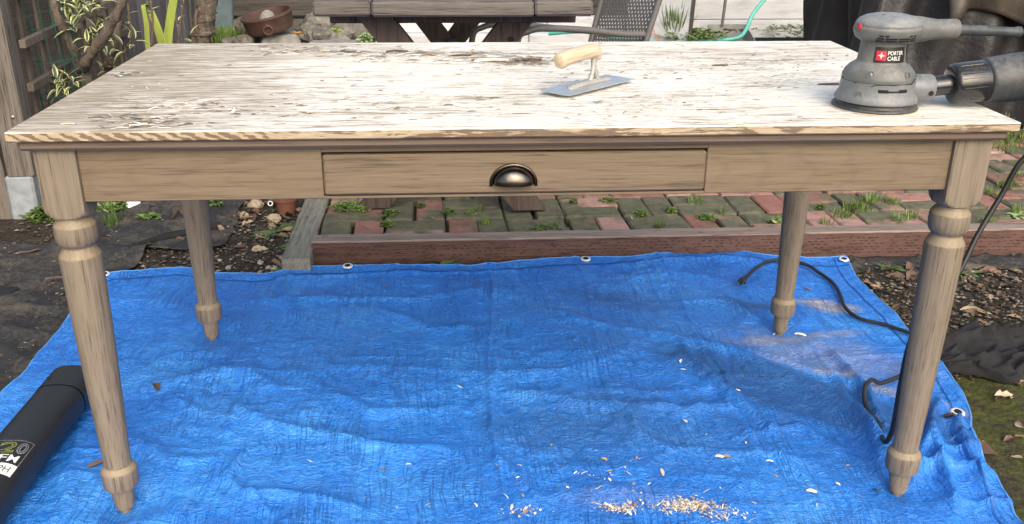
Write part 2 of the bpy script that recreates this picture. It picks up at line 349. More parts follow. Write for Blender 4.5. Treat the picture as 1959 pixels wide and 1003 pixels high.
# tarp
def tarp_mat():
    s = NT('blue_poly_tarp'); pos = s.co('Position')
    n = s.noise(pos, 3.0, 5, .6, .4); cr = s.noise(pos, 38, 5, .70, 1.4)
    wob = s.n('VectorMath', op='ADD'); nz = s.n('TexNoise'); s.l(pos, nz.inputs['Vector']); nz.inputs['Scale'].default_value = 5; sc = s.n('VectorMath', op='SCALE'); s.l(nz.outputs['Color'], sc.inputs[0]); sc.inputs['Scale'].default_value = .05
    s.l(pos, wob.inputs[0]); s.l(sc.outputs[0], wob.inputs[1]); mp = s.n('Mapping'); s.l(wob.outputs[0], mp.inputs[0]); mp.inputs['Scale'].default_value = (34, 1.6, 1)
    th = s.noise(mp.outputs[0], 2.0, 2, .5); lines = s.ramp(s.math('ABSOLUTE', s.math('SUBTRACT', th, .5)), [(.0, 1.0), (.028, 0.0)])
    mp2 = s.n('Mapping'); s.l(wob.outputs[0], mp2.inputs[0]); mp2.inputs['Scale'].default_value = (3.2, 20, 1); th2 = s.noise(mp2.outputs[0], 2.0, 2, .5); lines2 = s.ramp(s.math('ABSOLUTE', s.math('SUBTRACT', th2, .5)), [(.0, .55), (.02, 0.0)])
    patch = s.ramp(s.noise(pos, 6, 3, .5), [(.38, .05), (.6, 1.0)])
    col = s.ramp(s.math('ADD', s.math('MULTIPLY', n, .55), s.math('MULTIPLY', cr, .45)), [(.36, (.014, .145, .58)), (.5, (.026, .225, .80)), (.62, (.060, .33, .92))])
    lm = s.math('MULTIPLY', s.math('ADD', lines, lines2, clamp=True), patch)
    col = s.mix(s.math('MULTIPLY', lm, .45), col, (.008, .07, .32))
    dark_band = s.mask((.70, .42), .36, .10, rot=R(-38), soft=.35, wob=.35, nscale=6); col = s.mix(s.math('MULTIPLY', dark_band, .62), col, (.012, .065, .21))  # slanting darker blue band between the right legs
    for c, rx, ry, rot, k in (((.36, .98), .16, .055, R(-20), .45), ((.28, .30), .26, .13, 0, .35), ((.12, .32), .18, .10, 0, .3), ((.71, .93), .09, .022, R(-30), .6)):
        m_ = s.mask(c, rx, ry, rot, soft=.9, wob=.6, nscale=9); col = s.mix(s.math('MULTIPLY', m_, k), col, (.022, .085, .25))
    dn = s.ramp(s.noise(pos, 60, 6, .75), [(.38, 0.0), (.62, 1.0)])
    for c, rx, ry, rot, k in (((.82, .63), .22, .10, R(-30), .38), ((.95, .93), .075, .045, R(-20), .95), ((.78, .73), .16, .022, R(8), .6), ((.86, .47), .20, .022, R(-38), .6), ((.2, .03), .12, .03, 0, .12)):
        m_ = s.mask(c, rx, ry, rot, soft=.9, wob=.7, nscale=10); col = s.mix(s.math('MULTIPLY', s.math('MULTIPLY', m_, s.math('MULTIPLY_ADD', dn, .55, .45)), k), col, (.50, .45, .35))
    wx = s.n('TexWave'); s.l(wob.outputs[0], wx.inputs[0]); wx.inputs['Scale'].default_value = 46; wx.inputs['Distortion'].default_value = 1.2; wx.inputs['Detail'].default_value = 1
    h = s.math('ADD', s.math('ADD', s.math('MULTIPLY', cr, .95), s.math('MULTIPLY', s.math('MULTIPLY', wx.outputs['Fac'], patch), .05)), s.math('ADD', s.math('MULTIPLY', s.math('ABSOLUTE', s.math('SUBTRACT', s.noise(s.co('Position', (1, 1.6, 1), rot=(0, 0, R(25))), 17, 4, .62, 2.2), .5)), 1.3), s.math('MULTIPLY', lm, -.25)))
    nm = s.bump(h, .85, .011)
    return s.out(col, s.ramp(cr, [(.3, .26), (.7, .44)]), 0, nm, .5, **{'Coat Weight': .25, 'Coat Roughness': .28})
M_TARP = tarp_mat()
M_HEMCORD = simple('tarp_hem_cord', (.10, .33, .72), (.06, .22, .6), 30, .5, .1)
M_GROM = simple('grommet_metal', (.78, .78, .76), (.66, .66, .64), 40, .4, 0, .3)
M_HOLE = simple('grommet_hole', (.012, .012, .014), rough=.9, bump=0)
# tools
def dusty(name, base, dust, amt=.5, rough=.5, metal=0, spec=.4, scale=22):
    s = NT(name); co = s.co('Object'); n = s.noise(co, scale, 6, .7); f2 = s.noise(co, scale*7, 4, .7)
    nrm = s.n('NewGeometry').outputs['Normal']; sp = s.n('SeparateXYZ'); s.l(nrm, sp.inputs[0])
    f = s.math('MULTIPLY', s.ramp(s.math('ADD', s.math('MULTIPLY', n, .7), s.math('MULTIPLY', f2, .3)), [(.42, .12), (.62, 1.0)]), s.math('MULTIPLY', s.math('MULTIPLY_ADD', s.math('MAXIMUM', sp.outputs['Z'], 0.0), 1.3, .6), amt), clamp=True)
    return s.out(s.mix(f, base, dust), s.math('MULTIPLY_ADD', f, .3, rough), metal, s.bump(f2, .12, .002), spec)
M_SGREY = dusty('sander_grey_plastic', (.098, .107, .110), (.38, .37, .34), .28, .42)
M_SGREY2 = dusty('sander_lower_grey', (.120, .134, .152), (.40, .40, .38), .30, .30)
M_SBLK = dusty('sander_black_rubber', (.028, .031, .036), (.22, .21, .19), .3, .4)
M_SBOOT = dusty('cord_boot_rubber', (.026, .034, .042), (.16, .18, .20), .4, .5)
M_CAN = dusty('dust_canister_plastic', (.030, .034, .040), (.20, .21, .22), .38, .42)
M_CANG = dusty('canister_collar_gloss', (.013, .015, .019), (.16, .16, .15), .12, .12, spec=.6)
M_SDARK = simple('vent_dark', (.010, .010, .011), rough=.8, bump=0)
M_LABEL = simple('badge_black', (.022, .022, .024), rough=.4, bump=0)
M_RED = simple('badge_red', (.52, .03, .055), (.44, .025, .045), rough=.4, bump=0)
M_WHITE = simple('print_white', (.80, .80, .79), (.7, .7, .69), rough=.5, bump=0)
M_GREYINK = simple('print_grey', (.30, .31, .32), rough=.5, bump=0)
M_OLIVE = simple('print_olive', (.33, .35, .08), rough=.5, bump=0)
M_SCREW = simple('screw_steel', (.42, .40, .37), (.25, .24, .22), 60, .4, .1, 1.0)
M_BLOW = simple('blower_black_plastic', (.020, .021, .023), (.016, .0165, .018), 200, .42, .08, bd=.001, spec=.5)
M_CORD = simple('black_cord_rubber', (.022, .024, .025), (.015, .016, .017), 40, .5, .05)
M_CORDG = simple('dusty_cord_rubber', (.07, .08, .085), (.035, .04, .043), 60, .55, .05)
M_BRASS = simple('plug_prong', (.7, .62, .42), rough=.3, bump=0, metal=1)
M_STEEL = simple('trowel_steel', (.74, .77, .82), (.55, .57, .60), 14, .42, .06, .85)
M_MORTAR = simple('cast_aluminium_mount', (.46, .46, .43), (.30, .30, .28), 60, .6, .5, .35)
M_HANDLE = wood('trowel_handle_wood', (.60, .50, .37), (.46, .36, .25), 'x', 50, .4, .55, .2)
M_CHIP = [simple('shaving_pale', (.74, .66, .52), (.6, .51, .37), 40, .8, .1, rnd=.1), simple('shaving_tan', (.42, .31, .19), (.3, .21, .13), 40, .8, .1, rnd=.15), simple('splinter_dark', (.12, .09, .07), (.06, .045, .035), 40, .85, .1, rnd=.2), simple('shaving_white', (.84, .81, .74), (.74, .7, .62), 40, .8, .1)]

# ================================================================ SETTING
def smooth01(a): a = np.clip(a, 0, 1); return a*a*(3-2*a)
def np_grid_obj(name, X, Y, Z, mat, smooth=True, parent=None):
    nr, nc = X.shape; co = np.stack([X, Y, Z], -1).reshape(-1, 3)
    i = np.arange(nr-1)[:, None]*nc+np.arange(nc-1)[None, :]; q = np.stack([i, i+1, i+nc+1, i+nc], -1).reshape(-1, 4)
    me = bpy.data.meshes.new(name); me.vertices.add(len(co)); me.vertices.foreach_set('co', co.ravel().astype(np.float32))
    me.loops.add(q.size); me.loops.foreach_set('vertex_index', q.ravel().astype(np.int32)); me.polygons.add(len(q))
    me.polygons.foreach_set('loop_start', (np.arange(len(q))*4).astype(np.int32)); me.update(calc_edges=True); me.validate()
    if smooth: me.polygons.foreach_set('use_smooth', [True]*len(q))
    me.materials.append(mat); o = bpy.data.objects.new(name, me); COL.objects.link(o)
    if parent: o.parent = parent
    return o
xs = np.concatenate([[-60, -15, -6, -3.6], np.linspace(-2.8, 3.4, 300), [5, 8, 18, 60]]); ys = np.concatenate([[-60, -12, -4, -2], np.linspace(-1.2, 2.2, 170), np.linspace(2.26, 6, 70), [8, 14, 30, 90]])
GX, GY = np.meshgrid(xs, ys); GP = -0.010-0.0165*np.clip(GX, -3, 3)
def ground_h(X, Y):
    n = vnoise(X, Y, 1, 3)*.02+vnoise(X, Y, 2, 11)*.010+vnoise(X, Y, 3, 34)*.006
    out = np.maximum(smooth01((np.abs(X+.01)-1.13)/.15), smooth01((Y-1.27)/.12)); h = -.014+out*(.014+n)+vnoise(X, Y, 5, 9)*.006*(1-out)
    h = h+.07*smooth01((Y-1.5)/1.2)*smooth01((-.62-X)/.25)
    return h-.06*smooth01((X+.56)/.1)*smooth01((Y-1.36)/.06)
struct(np_grid_obj('ground', GX, GY, GP+ground_h(GX, GY), M_SOIL))
def gh(x, y): return float(z0(x)+ground_h(np.array([x]), np.array([y]))[0])

# brick paving: basket weave, each brick its own piece
PA = R(2.0); PO = Vector((-.555, 1.375, 0)); ca, sa = math.cos(PA), math.sin(PA)
def PW(u, v, z=0): return Vector((PO.x+u*ca-v*sa, PO.y+u*sa+v*ca, z))
patio = struct(MB().add([PW(0, -.02, .028), PW(4.6, -.02, .010), PW(4.6, 4.0, .012), PW(0, 4.0, .030)], [(0, 1, 2, 3)]).obj('brick_paving', M_JOINT))
bricks = []; CELL = .206
for i in range(22):
    for j in range(19):
        if i*CELL > 4.4: continue
        for k in range(2):
            hz = (i+j) % 2 == 1; u = i*CELL+CELL/2; v = j*CELL+CELL/2-.03
            if hz: v += (k-.5)*CELL/2
            else: u += (k-.5)*CELL/2
            c = PW(u+random.gauss(0, .002), v+random.gauss(0, .002)); bricks.append((c, hz))
bmeshes = []
for k in range(6):
    b = MB(); b.box((0, 0, -.025), (.200, .0972, .05), None, .006)
    rr = random.Random(k); b.v = [(x+rr.gauss(0, .0016), y+rr.gauss(0, .0016), z+rr.gauss(0, .001)) for x, y, z in b.v]
    o = b.obj('brick', M_BRICK); bmeshes.append(o.data); bpy.data.objects.remove(o)
bricks.sort(key=lambda t: (t[0]-CAM).length+(0 if t[0].x < 2.4 else .0)); far = MB()
for n_, (c, hz) in enumerate(bricks):
    z = .052-.008*(c.x+.5)+random.gauss(0, .0025); rz = PA+(0 if hz else math.pi/2)+random.gauss(0, .012)
    if n_ < 300:
        o = bpy.data.objects.new('brick', bmeshes[n_ % 6]); COL.objects.link(o); o.parent = patio; o.location = (c.x, c.y, z); o.rotation_euler = (random.gauss(0, .012), random.gauss(0, .010), rz)
    else: far.box((c.x, c.y, z-.025), (.197, .094, .05), Matrix.Rotation(rz, 3, 'Z'), .005)
far.obj('far_bricks', M_BRICK, patio)['kind'] = 'stuff'

# timber edging of the paving
TL, TR_ = Vector((-.566, 1.306, 0)), Vector((2.9, 1.306+3.466*math.tan(PA)*.72, 0))
def wob_board(p, q, w_, zt, zb, n, jit, seed):
    rr = random.Random(seed); d = (q-p); L = d.length; d.normalize(); nrm = Vector((-d.y, d.x, 0)); rows = []
    for i in range(n+1):
        c = p+d*(L*i/n); j = lambda: rr.gauss(0, jit)
        a = c+nrm*j(); b = c+nrm*(w_+j()); s_ = -.008*(c.x+.5)
        e_ = .004+abs(j())
        rows.append([(a.x, a.y, zb), (a.x, a.y, zt+s_-e_), (a.x+nrm.x*e_, a.y+nrm.y*e_, zt+s_+j()), (b.x-nrm.x*e_, b.y-nrm.y*e_, zt+s_+j()), (b.x, b.y, zt+s_-e_), (b.x, b.y, zb)])
    return rows
t = thing('timber_edging', 'long reddish brown timber edging the brick paving behind the blue tarp', 'timber', (0, 0, 0))
m = MB(); rows = wob_board(TL, TR_, .066, .073, -.06, 60, .0007, 3); nr = len(rows)
m.grid(rows); m.m = [(1 if (k % 5) in (1, 2, 3) else 0) for k in range(len(m.f))]; m.add(rows[0], [(0, 1, 2, 3, 4, 5)], 0); m.add(rows[-1], [(0, 1, 2, 3, 4, 5)], 0)
m.obj('beam', [M_TIMBER, M_TIMBERTOP], t)
m = MB()      # incised staple-shaped slits over the front face
d = (TR_-TL).normalized()
for i in range(150):
    for k in range(6):
        if random.random() < .3: continue
        u = .06+i*.0215+(k % 2)*.0107+random.gauss(0, .0025); c = TL+d*u; m.box((c.x, c.y-.0012, .000+k*.0105-.008*(c.x+.5)), (.011, .0016, .0016), None, 0)
m.obj('incised_slits', M_GAP, t)['kind'] = 'stuff'
for px, py in ((622, 453), (1344, 440)):
    c = G(px, py, .073); m = MB().box((0, 0, 0), (.016, .007, .006), None, .002); m.obj('metal_staple', M_GREYMETAL, t, loc=(c.x, c.y, .076-.008*(c.x+.5)))
t = thing('edging_board', 'grey weathered board lying lengthwise at the left end of the paving', 'board')
p0, p1 = Vector((-.645, 1.212, 0)), Vector((-.668, 2.9, 0)); m = MB(); rows = wob_board(p1, p0, .084, .056, -.05, 40, .0012, 5); m.grid(rows); m.add(rows[0], [(0, 1, 2, 3, 4, 5)]); m.add(rows[-1], [(0, 1, 2, 3, 4, 5)]); m.obj('plank', M_GREYBOARD, t)

# black landscape fabric on the soil at the left, thin strip along the timber at the right
def sheet(name, outline_x, outline_y, f, lift, seed, label, n=(70, 60), thick=.003, ragged=.03):
    x0, x1 = outline_x; y0, y1 = outline_y; U, V = np.meshgrid(np.linspace(0, 1, n[0]), np.linspace(0, 1, n[1]))
    X = x0+(x1-x0)*U; Y = y0+(y1-y0)*V; ed = 1-np.minimum.reduce([U, 1-U, V, 1-V])*2
    X = X+vnoise(X*0, Y, seed, 1, 6)*ragged*2*(np.abs(U-.5)*2)**3+vnoise(X*0+5, Y, seed+7, 1, 25)*ragged*.6*(np.abs(U-.5)*2)**5; Y = Y+vnoise(X, Y*0, seed+1, 6, 1)*ragged*2*(np.abs(V-.5)*2)**3
    Z = -0.010-.0165*X+np.maximum(ground_h(X, Y), -.01)+lift+f(X, Y); o = np_grid_obj(name, X, Y, Z, M_FABRIC); sm = o.modifiers.new('s', 'SOLIDIFY'); sm.thickness = thick
    return tag(o, label, 'ground cloth')
rid = lambda X, Y, s, fx, fy, a: a*(1-np.abs(vnoise(X, Y, s, fx, fy))*2)**4
sheet('landscape_fabric', (-2.0, -1.09), (.28, 1.50), lambda X, Y: rid(X, Y, 31, 2.2, 5, .016)+rid(X+.3*Y, Y, 32, 6, 3, .008)+vnoise(X, Y, 33, 14)*.006, .006, 40, 'black landscape fabric spread over the soil left of the blue tarp', (110, 130))
sheet('landscape_fabric', (-1.42, -.86), (1.42, 1.92), lambda X, Y: rid(X, Y, 34, 4, 5, .03)+vnoise(X, Y, 35, 12)*.014, .008, 44, 'rumpled black landscape fabric behind the back left table leg', (80, 80), ragged=.05)
sheet('landscape_fabric', (1.13, 1.95), (1.23, 1.33), lambda X, Y: rid(X, Y, 36, 5, 8, .02), .004, 48, 'strip of black landscape fabric along the timber, right of the tarp', (80, 16), ragged=.02)
sheet('landscape_fabric', (-.60, 1.14), (1.22, 1.315), lambda X, Y: rid(X, Y, 37, 5, 8, .008), .002, 52, 'strip of black landscape fabric between the timber and the tarp hem', (120, 14), ragged=.015)

# ================================================================ TARP
FEET = [(-.7586, .059), (.7586, .059), (-.7586, .782), (.7586, .782)]
bk = [(200, 540), (275, 533), (350, 522), (385, 528), (420, 533), (500, 535), (530, 530), (560, 520), (600, 518), (666, 517), (740, 517), (900, 517), (980, 508), (1050, 502), (1120, 500), (1220, 501), (1300, 492), (1370, 488), (1420, 492), (1460, 502), (1540, 504), (1618, 504)]
bkp = np.array([[G(*p).x, G(*p).y] for p in bk])
rt = np.array([(1.291, 1.15), (1.141, 1.125), (.779, 1.112), (.558, 1.102), (.417, 1.085), (.36, 1.070), (.324, 1.055), (.275, 1.028), (.239, 1.002), (.20, .997), (.159, .992), (.06, .975), (-.04, .953), (-.5, .93), (-1, .92)])[::-1]
lf = np.array([(1.17, -1.160), (.913, -1.166), (.70, -1.155), (.573, -1.150), (.465, -1.166), (.3, -1.17), (-1, -1.16)])[::-1]
NU, NV = 420, 330; u = np.linspace(0, 1, NU); v = np.linspace(0, 1, NV)**.9
yb = np.interp(u, (bkp[:, 0]-bkp[0, 0])/(bkp[-1, 0]-bkp[0, 0]), bkp[:, 1]); U, V = np.meshgrid(u, v)
Y = yb[None, :]*(1-V)+(-.72)*V; XL = np.interp(Y, lf[:, 0], lf[:, 1]); XR = np.interp(Y, rt[:, 0], rt[:, 1]); X = XL+(XR-XL)*U
Y = Y+vnoise(X, Y, 60, 5)*.012*(U > .0); X = X+vnoise(X, Y, 61, 7)*.008*np.sin(np.pi*U)
H = .006+.014*(vnoise(X, Y, 62, 2.3)+.5)+.010*(vnoise(X+.3*Y, Y-.4*X, 63, 6)+.5)+.0044*vnoise(X, Y, 64, 17)+.0026*vnoise(X, Y, 65, 45)
def ridge(pts, amp, wd, seed=0):
    global H
    P = [G(*p) for p in pts]; best = np.full(X.shape, 1e9); tt = np.zeros(X.shape); n = len(P)-1
    xx = X+vnoise(X, Y, 70+seed, 14)*.02; yy = Y+vnoise(X, Y, 90+seed, 14)*.02
    for i in range(n):
        a, b = P[i], P[i+1]; dx, dy = b.x-a.x, b.y-a.y; L2 = dx*dx+dy*dy; t_ = np.clip(((xx-a.x)*dx+(yy-a.y)*dy)/L2, 0, 1); d_ = np.hypot(xx-a.x-t_*dx, yy-a.y-t_*dy)
        up_ = d_ < best; best = np.where(up_, d_, best); tt = np.where(up_, (i+t_)/n, tt)
    H = H+1.35*amp*np.exp(-(best/wd)**1.4)*np.sin(np.pi*np.clip(tt*.96+.02, 0, 1))**.5
for k, (pts, a, wd) in enumerate([
    ([(950, 650), (945, 740), (935, 850), (975, 930), (1010, 1003)], .007, .010), ([(1288, 665), (1330, 720), (1420, 790), (1520, 880)], .014, .012), ([(1250, 655), (1400, 690), (1560, 760), (1700, 880)], .013, .03),
    ([(1345, 680), (1390, 740), (1400, 770)], .010, .008), ([(1420, 680), (1600, 740), (1680, 790)], .010, .02), ([(1595, 690), (1640, 760), (1700, 840)], .022, .014), ([(1600, 780), (1680, 860), (1740, 990)], .020, .018),
    ([(1560, 690), (1660, 850), (1690, 960)], .012, .014), ([(1790, 780), (1770, 850), (1740, 940)], .028, .014), ([(1800, 800), (1840, 870), (1900, 990)], .022, .016), ([(1760, 800), (1790, 900), (1830, 1000)], .026, .014), ([(1735, 935), (1800, 915), (1900, 935)], .020, .014),
    ([(1780, 830), (1850, 855), (1870, 900)], .016, .012), ([(430, 790), (520, 830), (700, 870), (900, 880)], .011, .022), ([(620, 770), (720, 800), (900, 790)], .008, .02), ([(700, 600), (780, 620), (820, 640), (950, 640)], .009, .025),
    ([(470, 590), (620, 580), (760, 585), (1000, 560)], .007, .02), ([(440, 980), (520, 960), (700, 985)], .012, .018), ([(470, 880), (440, 930), (520, 1000)], .010, .010), ([(1180, 960), (1220, 990), (1240, 1003)], .014, .010), ([(950, 760), (1100, 790), (1300, 800), (1400, 790)], .009, .02),
    ([(300, 760), (420, 720), (560, 760)], .010, .025), ([(260, 860), (330, 900), (420, 900)], .010, .02), ([(160, 830), (150, 900), (120, 990)], .010, .02), ([(560, 530), (545, 560), (560, 620)], .010, .014), ([(1020, 600), (1180, 640), (1280, 660)], .006, .02), ([(1240, 590), (1390, 590), (1480, 640)], .006, .015),
    ([(1150, 520), (1370, 505), (1480, 515)], .012, .03), ([(420, 545), (700, 535), (1000, 528)], .006, .012), ([(960, 900), (1010, 960), (1020, 1003)], .008, .008), ([(1360, 800), (1480, 880), (1560, 960)], .009, .014), ([(1400, 850), (1520, 830), (1600, 880)], .008, .014)]): ridge(pts, a, wd, k)
pm = smooth01(vnoise(X, Y, 310, 3)+.55)
H = H+pm*(rid(X+.25*Y, Y, 301, 3.1, 5.3, .010)+rid(X-.5*Y, Y+.3*X, 302, 7, 9, .006)+rid(X+.8*Y, Y-.6*X, 303, 15, 12, .0035)+rid(X, Y, 304, 27, 31, .0018))
for xc, amp_ in ((-.03, .0060), (.52, .0045), (-.60, .0045), (.25, .003), (-.32, .003)): H = H+amp_*np.exp(-(np.abs(X-xc+.02*np.sin(Y*4)+vnoise(X*0, Y, 305, 1, 8)*.012)/.006)**1.2)*(.4+smooth01(vnoise(X, Y, 306, 1, 5)+.6))
for yc, amp_ in ((.62, .0045), (.22, .0055), (.98, .003), (.42, .003)): H = H+amp_*np.exp(-(np.abs(Y-yc+.02*np.sin(X*3)+vnoise(X, Y*0, 307, 8, 1)*.012)/.006)**1.2)*(.3+smooth01(vnoise(X, Y, 308, 5, 1)+.5))
fine = smooth01((X-.75)/.2)*smooth01((.35-Y)/.2); H = H+fine*rid(X, Y, 66, 9, 12, .012)
for fx, fy in FEET:
    d_ = np.hypot(X-fx, Y-fy); k = np.exp(-(d_/.055)**2); H = H*(1-k)+.004*k; H = H+.006*np.exp(-((d_-.10)/.035)**2)*(vnoise(X, Y, 68, 16)+.5)
edge_lift = np.exp(-(V/.02)**2)*.006+.004*np.exp(-((1-U)/.01)**2); Z = -0.010-.0165*X+H+edge_lift
Z[0, :] -= .008; Z[:, -1] -= .006; Z[:, 0] -= .006
TX, TY, TZ = X, Y, Z
def tz(x, y):
    k = np.argmin((TX-x)**2+(TY-y)**2); return float(TZ.ravel()[k])
tarp = np_grid_obj('tarp', X, Y, Z, M_TARP); tag(tarp, 'large blue polyethylene tarp spread under the wooden table', 'tarp')
m = MB()
for line in ([(X[1, i], Y[1, i], Z[1, i]-.001) for i in range(0, NU, 3)], [(X[j, -2], Y[j, -2], Z[j, -2]-.001) for j in range(0, NV, 3)], [(X[j, 1], Y[j, 1], Z[j, 1]-.001) for j in range(0, NV, 3)]): m.tube(line, .0028, 6)
m.obj('hem_cord', M_HEMCORD, tarp, True)
m = MB()
def hem(idx):
    rows = [[(X[i], Y[i], Z[i]+.0012) for i in r_] for r_ in idx]; m.grid(rows)
hem([[(a, b) for b in range(0, NU, 2)] for a in (7, 8)]); hem([[(a, b) for a in range(0, NV, 2)] for b in (NU-10, NU-9)]); m.obj('hem_seam', simple('hem_seam_blue', (.014, .11, .44), rough=.5, bump=0), tarp, True)
for px, py in ((666, 523), (1120, 508), (1612, 513), (203, 546), (1828, 808)):
    c = G(px, py); z = max(tz(c.x+dx_, c.y+dy_) for dx_ in (-.012, 0, .012) for dy_ in (-.012, 0, .012))+.0012; o = MB().lathe([(.0085, 0), (.0090, .0026), (.0118, .0036), (.0148, .0026), (.0165, 0)], 20).obj('grommet', M_GROM, tarp, True, loc=(c.x, c.y, z)); o.rotation_euler = (R(6), 0, 0)
    MB().lathe([(.0088, 0), (.0088, .0032)], 16).obj('eyelet_hole', M_HOLE, o)

# ================================================================ TABLE
TW, TD, HT = 1.636, .841, .76
table = thing('wooden_table', 'oak table with half-sanded top, turned legs and one shallow drawer, on blue tarp', 'table', (0, TD/2, 0))
def TP(x, y, z=0): return (x, y-TD/2, z)
m = MB(); m.box(TP(0, TD/2, .7515), (TW, TD, .0165), None, .0022)
nt_ = len(m.f)
for i, f in enumerate(m.f):
    zc = [m.v[k][2] for k in f]; m.m[i] = 0 if min(zc) > .7575 or max(zc) < .744 else 1
top = m.obj('tabletop', [M_TOP, M_EDGE], table)
m = MB(); m.box(TP(0, TD/2, .7345), (TW-.022, TD-.022, .0175), None, .005); m.obj('under_lip', M_LIP, table)
LX, LYF, LB = .7586, .059, .0325
def leg(x, y, zf):
    segs = 48; prof = []
    Hh = lambda z: z
    L0 = .726
    def sc(z): return zf+(z-.0)*(L0-zf)/L0        # stretch to this foot's ground
    ring = []
    def sqr(a, h): return h/max(abs(math.cos(a)), abs(math.sin(a)))
    for z in (.7255, .64, .632): ring.append((z, None, 0))
    for k in range(1, 11):
        t_ = k/10; ring.append((.632-.029*t_, .026+.0205*math.sqrt(max(0, 1-t_**2.2)), 0))
    P2 = [(.6015, .0255, 1), (.5985, .0265, 1), (.592, .0315, 1), (.5875, .0340, 1), (.585, .0345, 0), (.570, .0350, 0), (.560, .0340, 0), (.5535, .0305, 0), (.5505, .0272, 1), (.5475, .0262, 1), (.544, .0272, 1), (.5365, .0315, 1), (.5325, .0340, 1), (.529, .0345, 0), (.40, .0325, 0), (.25, .0285, 0), (.15, .0250, 0), (.116, .0240, 0), (.108, .0250, 1), (.1025, .0290, 1), (.098, .0318, 1), (.093, .0322, 0), (.066, .0318, 0), (.0610, .0300, 1), (.0590, .0235, 1), (.057, .0205, 0), (.030, .0190, 0), (.012, .0165, 0), (.010, .0110, 0), (.0, .0100, 0)]
    ring += P2; vv = []; ff = []; mm = []
    for z, r_, mt in ring:
        for k in range(segs):
            a = 2*math.pi*(k+.5)/segs+math.pi/4-math.pi/segs; s_ = sqr(a, LB); rr = s_ if r_ is None else (min(s_, r_) if z > .602 else r_); vv.append((rr*math.cos(a), rr*math.sin(a), sc(z)))
    for i in range(len(ring)-1):
        for k in range(segs):
            k2 = (k+1) % segs; ff.append((i*segs+k, i*segs+k2, (i+1)*segs+k2, (i+1)*segs+k)); mm.append(1 if (ring[i][2] and ring[i+1][2]) else 0)
    ff += [tuple(range(segs)), tuple((len(ring)-1)*segs+k for k in range(segs))]; mm += [0, 0]
    b = MB(); b.v = [(p[0]+x, p[1]+y-TD/2, p[2]) for p in vv]; b.f = ff; b.m = mm; return b.obj('leg', [M_LEG, M_TURN], table, True, ang=28)
for x, y in ((-LX, LYF), (LX, LYF), (-LX, TD-LYF), (LX, TD-LYF)): leg(x, y, z0(x)+.003)
YA = LYF-LB+.007      # front apron face
ap = lambda name, c, s_: MB().box(TP(*c), s_, None, .0015).obj(name, M_APRON, table)
DX0, DX1, DZ0, DZ1 = -.337, .301, .640, .709
m = MB()               # front apron around the drawer opening
m.box(TP((-LX+LB+DX0-.0013)/2, YA+.011, .6805), (DX0-.0013+LX-LB, .022, .093), None, .0012); m.box(TP((LX-LB+DX1+.0013)/2, YA+.011, .6805), (LX-LB-DX1-.0013, .022, .093), None, .0012)
m.box(TP((DX0+DX1)/2, YA+.0112, .7198), (DX1-DX0+.003, .0218, .0135), None, .0008); m.box(TP((DX0+DX1)/2, YA+.0112, .6356), (DX1-DX0+.003, .0218, .0043), None, .0008)
m.obj('front_apron', M_APRON, table)
MB().box(TP((DX0+DX1)/2, YA+.0195, .676), (DX1-DX0+.007, .003, .0745)).obj('drawer_shadow_gap', M_GAP, table)
ap('back_apron', (0, TD-YA-.011, .6805), (2*(LX-LB), .022, .093))
for sx in (-1, 1): ap('side_apron', (sx*(LX+LB-.018), TD/2, .6805), (.022, TD-2*LYF-2*LB, .093))
dr = MB().box(TP((DX0+DX1)/2, YA+.0045, (DZ0+DZ1)/2), (DX1-DX0, .016, DZ1-DZ0), None, .0032).obj('drawer_front', M_DRAWER, table)
cp = MB(); cx, cz, cy = -.0235, .6575, YA-.0037; a_, b_, c_ = .0345, .0285, .021
rows = [[(TP(cx+a_*math.cos(ph)*math.cos(ps)**.8, cy-c_*math.sin(ps)-.001, cz+b_*math.sin(ph)*math.cos(ps)**.8)) for ph in [math.pi*i/28 for i in range(29)]] for ps in [math.pi/2*j/10 for j in range(11)]]; cp.grid(rows)
rows = [[TP(cx+(a_+e)*math.cos(ph), cy-o_, cz+(b_+e)*math.sin(ph)-(.0 if 0 < i < 28 else .004)) for i, ph in enumerate([math.pi*i/28 for i in range(29)])] for e, o_ in ((0, .001), (0.001, .0028), (.004, .0033), (.0055, .0024), (.006, 0))]; cp.grid(rows)
rows = [[TP(cx+(a_-.001)*math.cos(ph)*math.cos(ps)**.8*.95, cy-c_*.93*math.sin(ps), cz+b_*.93*math.sin(ph)*math.cos(ps)**.8) for ph in [math.pi*i/28 for i in range(29)]] for ps in [math.pi/2*j/10 for j in range(11)]]; cp.grid(rows)
cp.obj('cup_pull', M_PEWTER, dr, True, ang=50)

# ================================================================ TOOLS ON THE TABLE
# --- random orbit sander
SO = Vector((.618, .122, HT)); sander = thing('orbital_sander', 'dusty grey random orbit sander with black dust canister, on the table top', 'sander', SO)
pad = MB().lathe([(.055, .0003), (.0715, .001), (.0725, .004), (.071, .0065), (.0655, .008), (.064, .012), (.067, .014), (.066, .017), (.05, .018)], 48).obj('sanding_pad', M_SBLK, sander, True)
MB().lathe([(.058, .0001), (.0735, .0006), (.0738, .0016), (.070, .0022)], 48).obj('sandpaper_disc', M_CHIP[0], pad, True)
low = MB().lathe([(.060, .0145), (.0695, .0155), (.0700, .0185), (.0665, .024), (.0635, .030), (.0620, .042), (.0615, .0495), (.058, .050)], 56).obj('lower_housing', M_SGREY2, sander, True, ang=50)
up_ = MB().lathe([(.0600, .0495), (.0612, .051), (.0608, .058), (.0570, .066), (.0505, .0735), (.0430, .0785), (.0405, .0805), (.0395, .084), (.0375, .103), (.0370, .113), (.0385, .118)], 56).obj('upper_housing', M_SGREY, sander, True, ang=50)
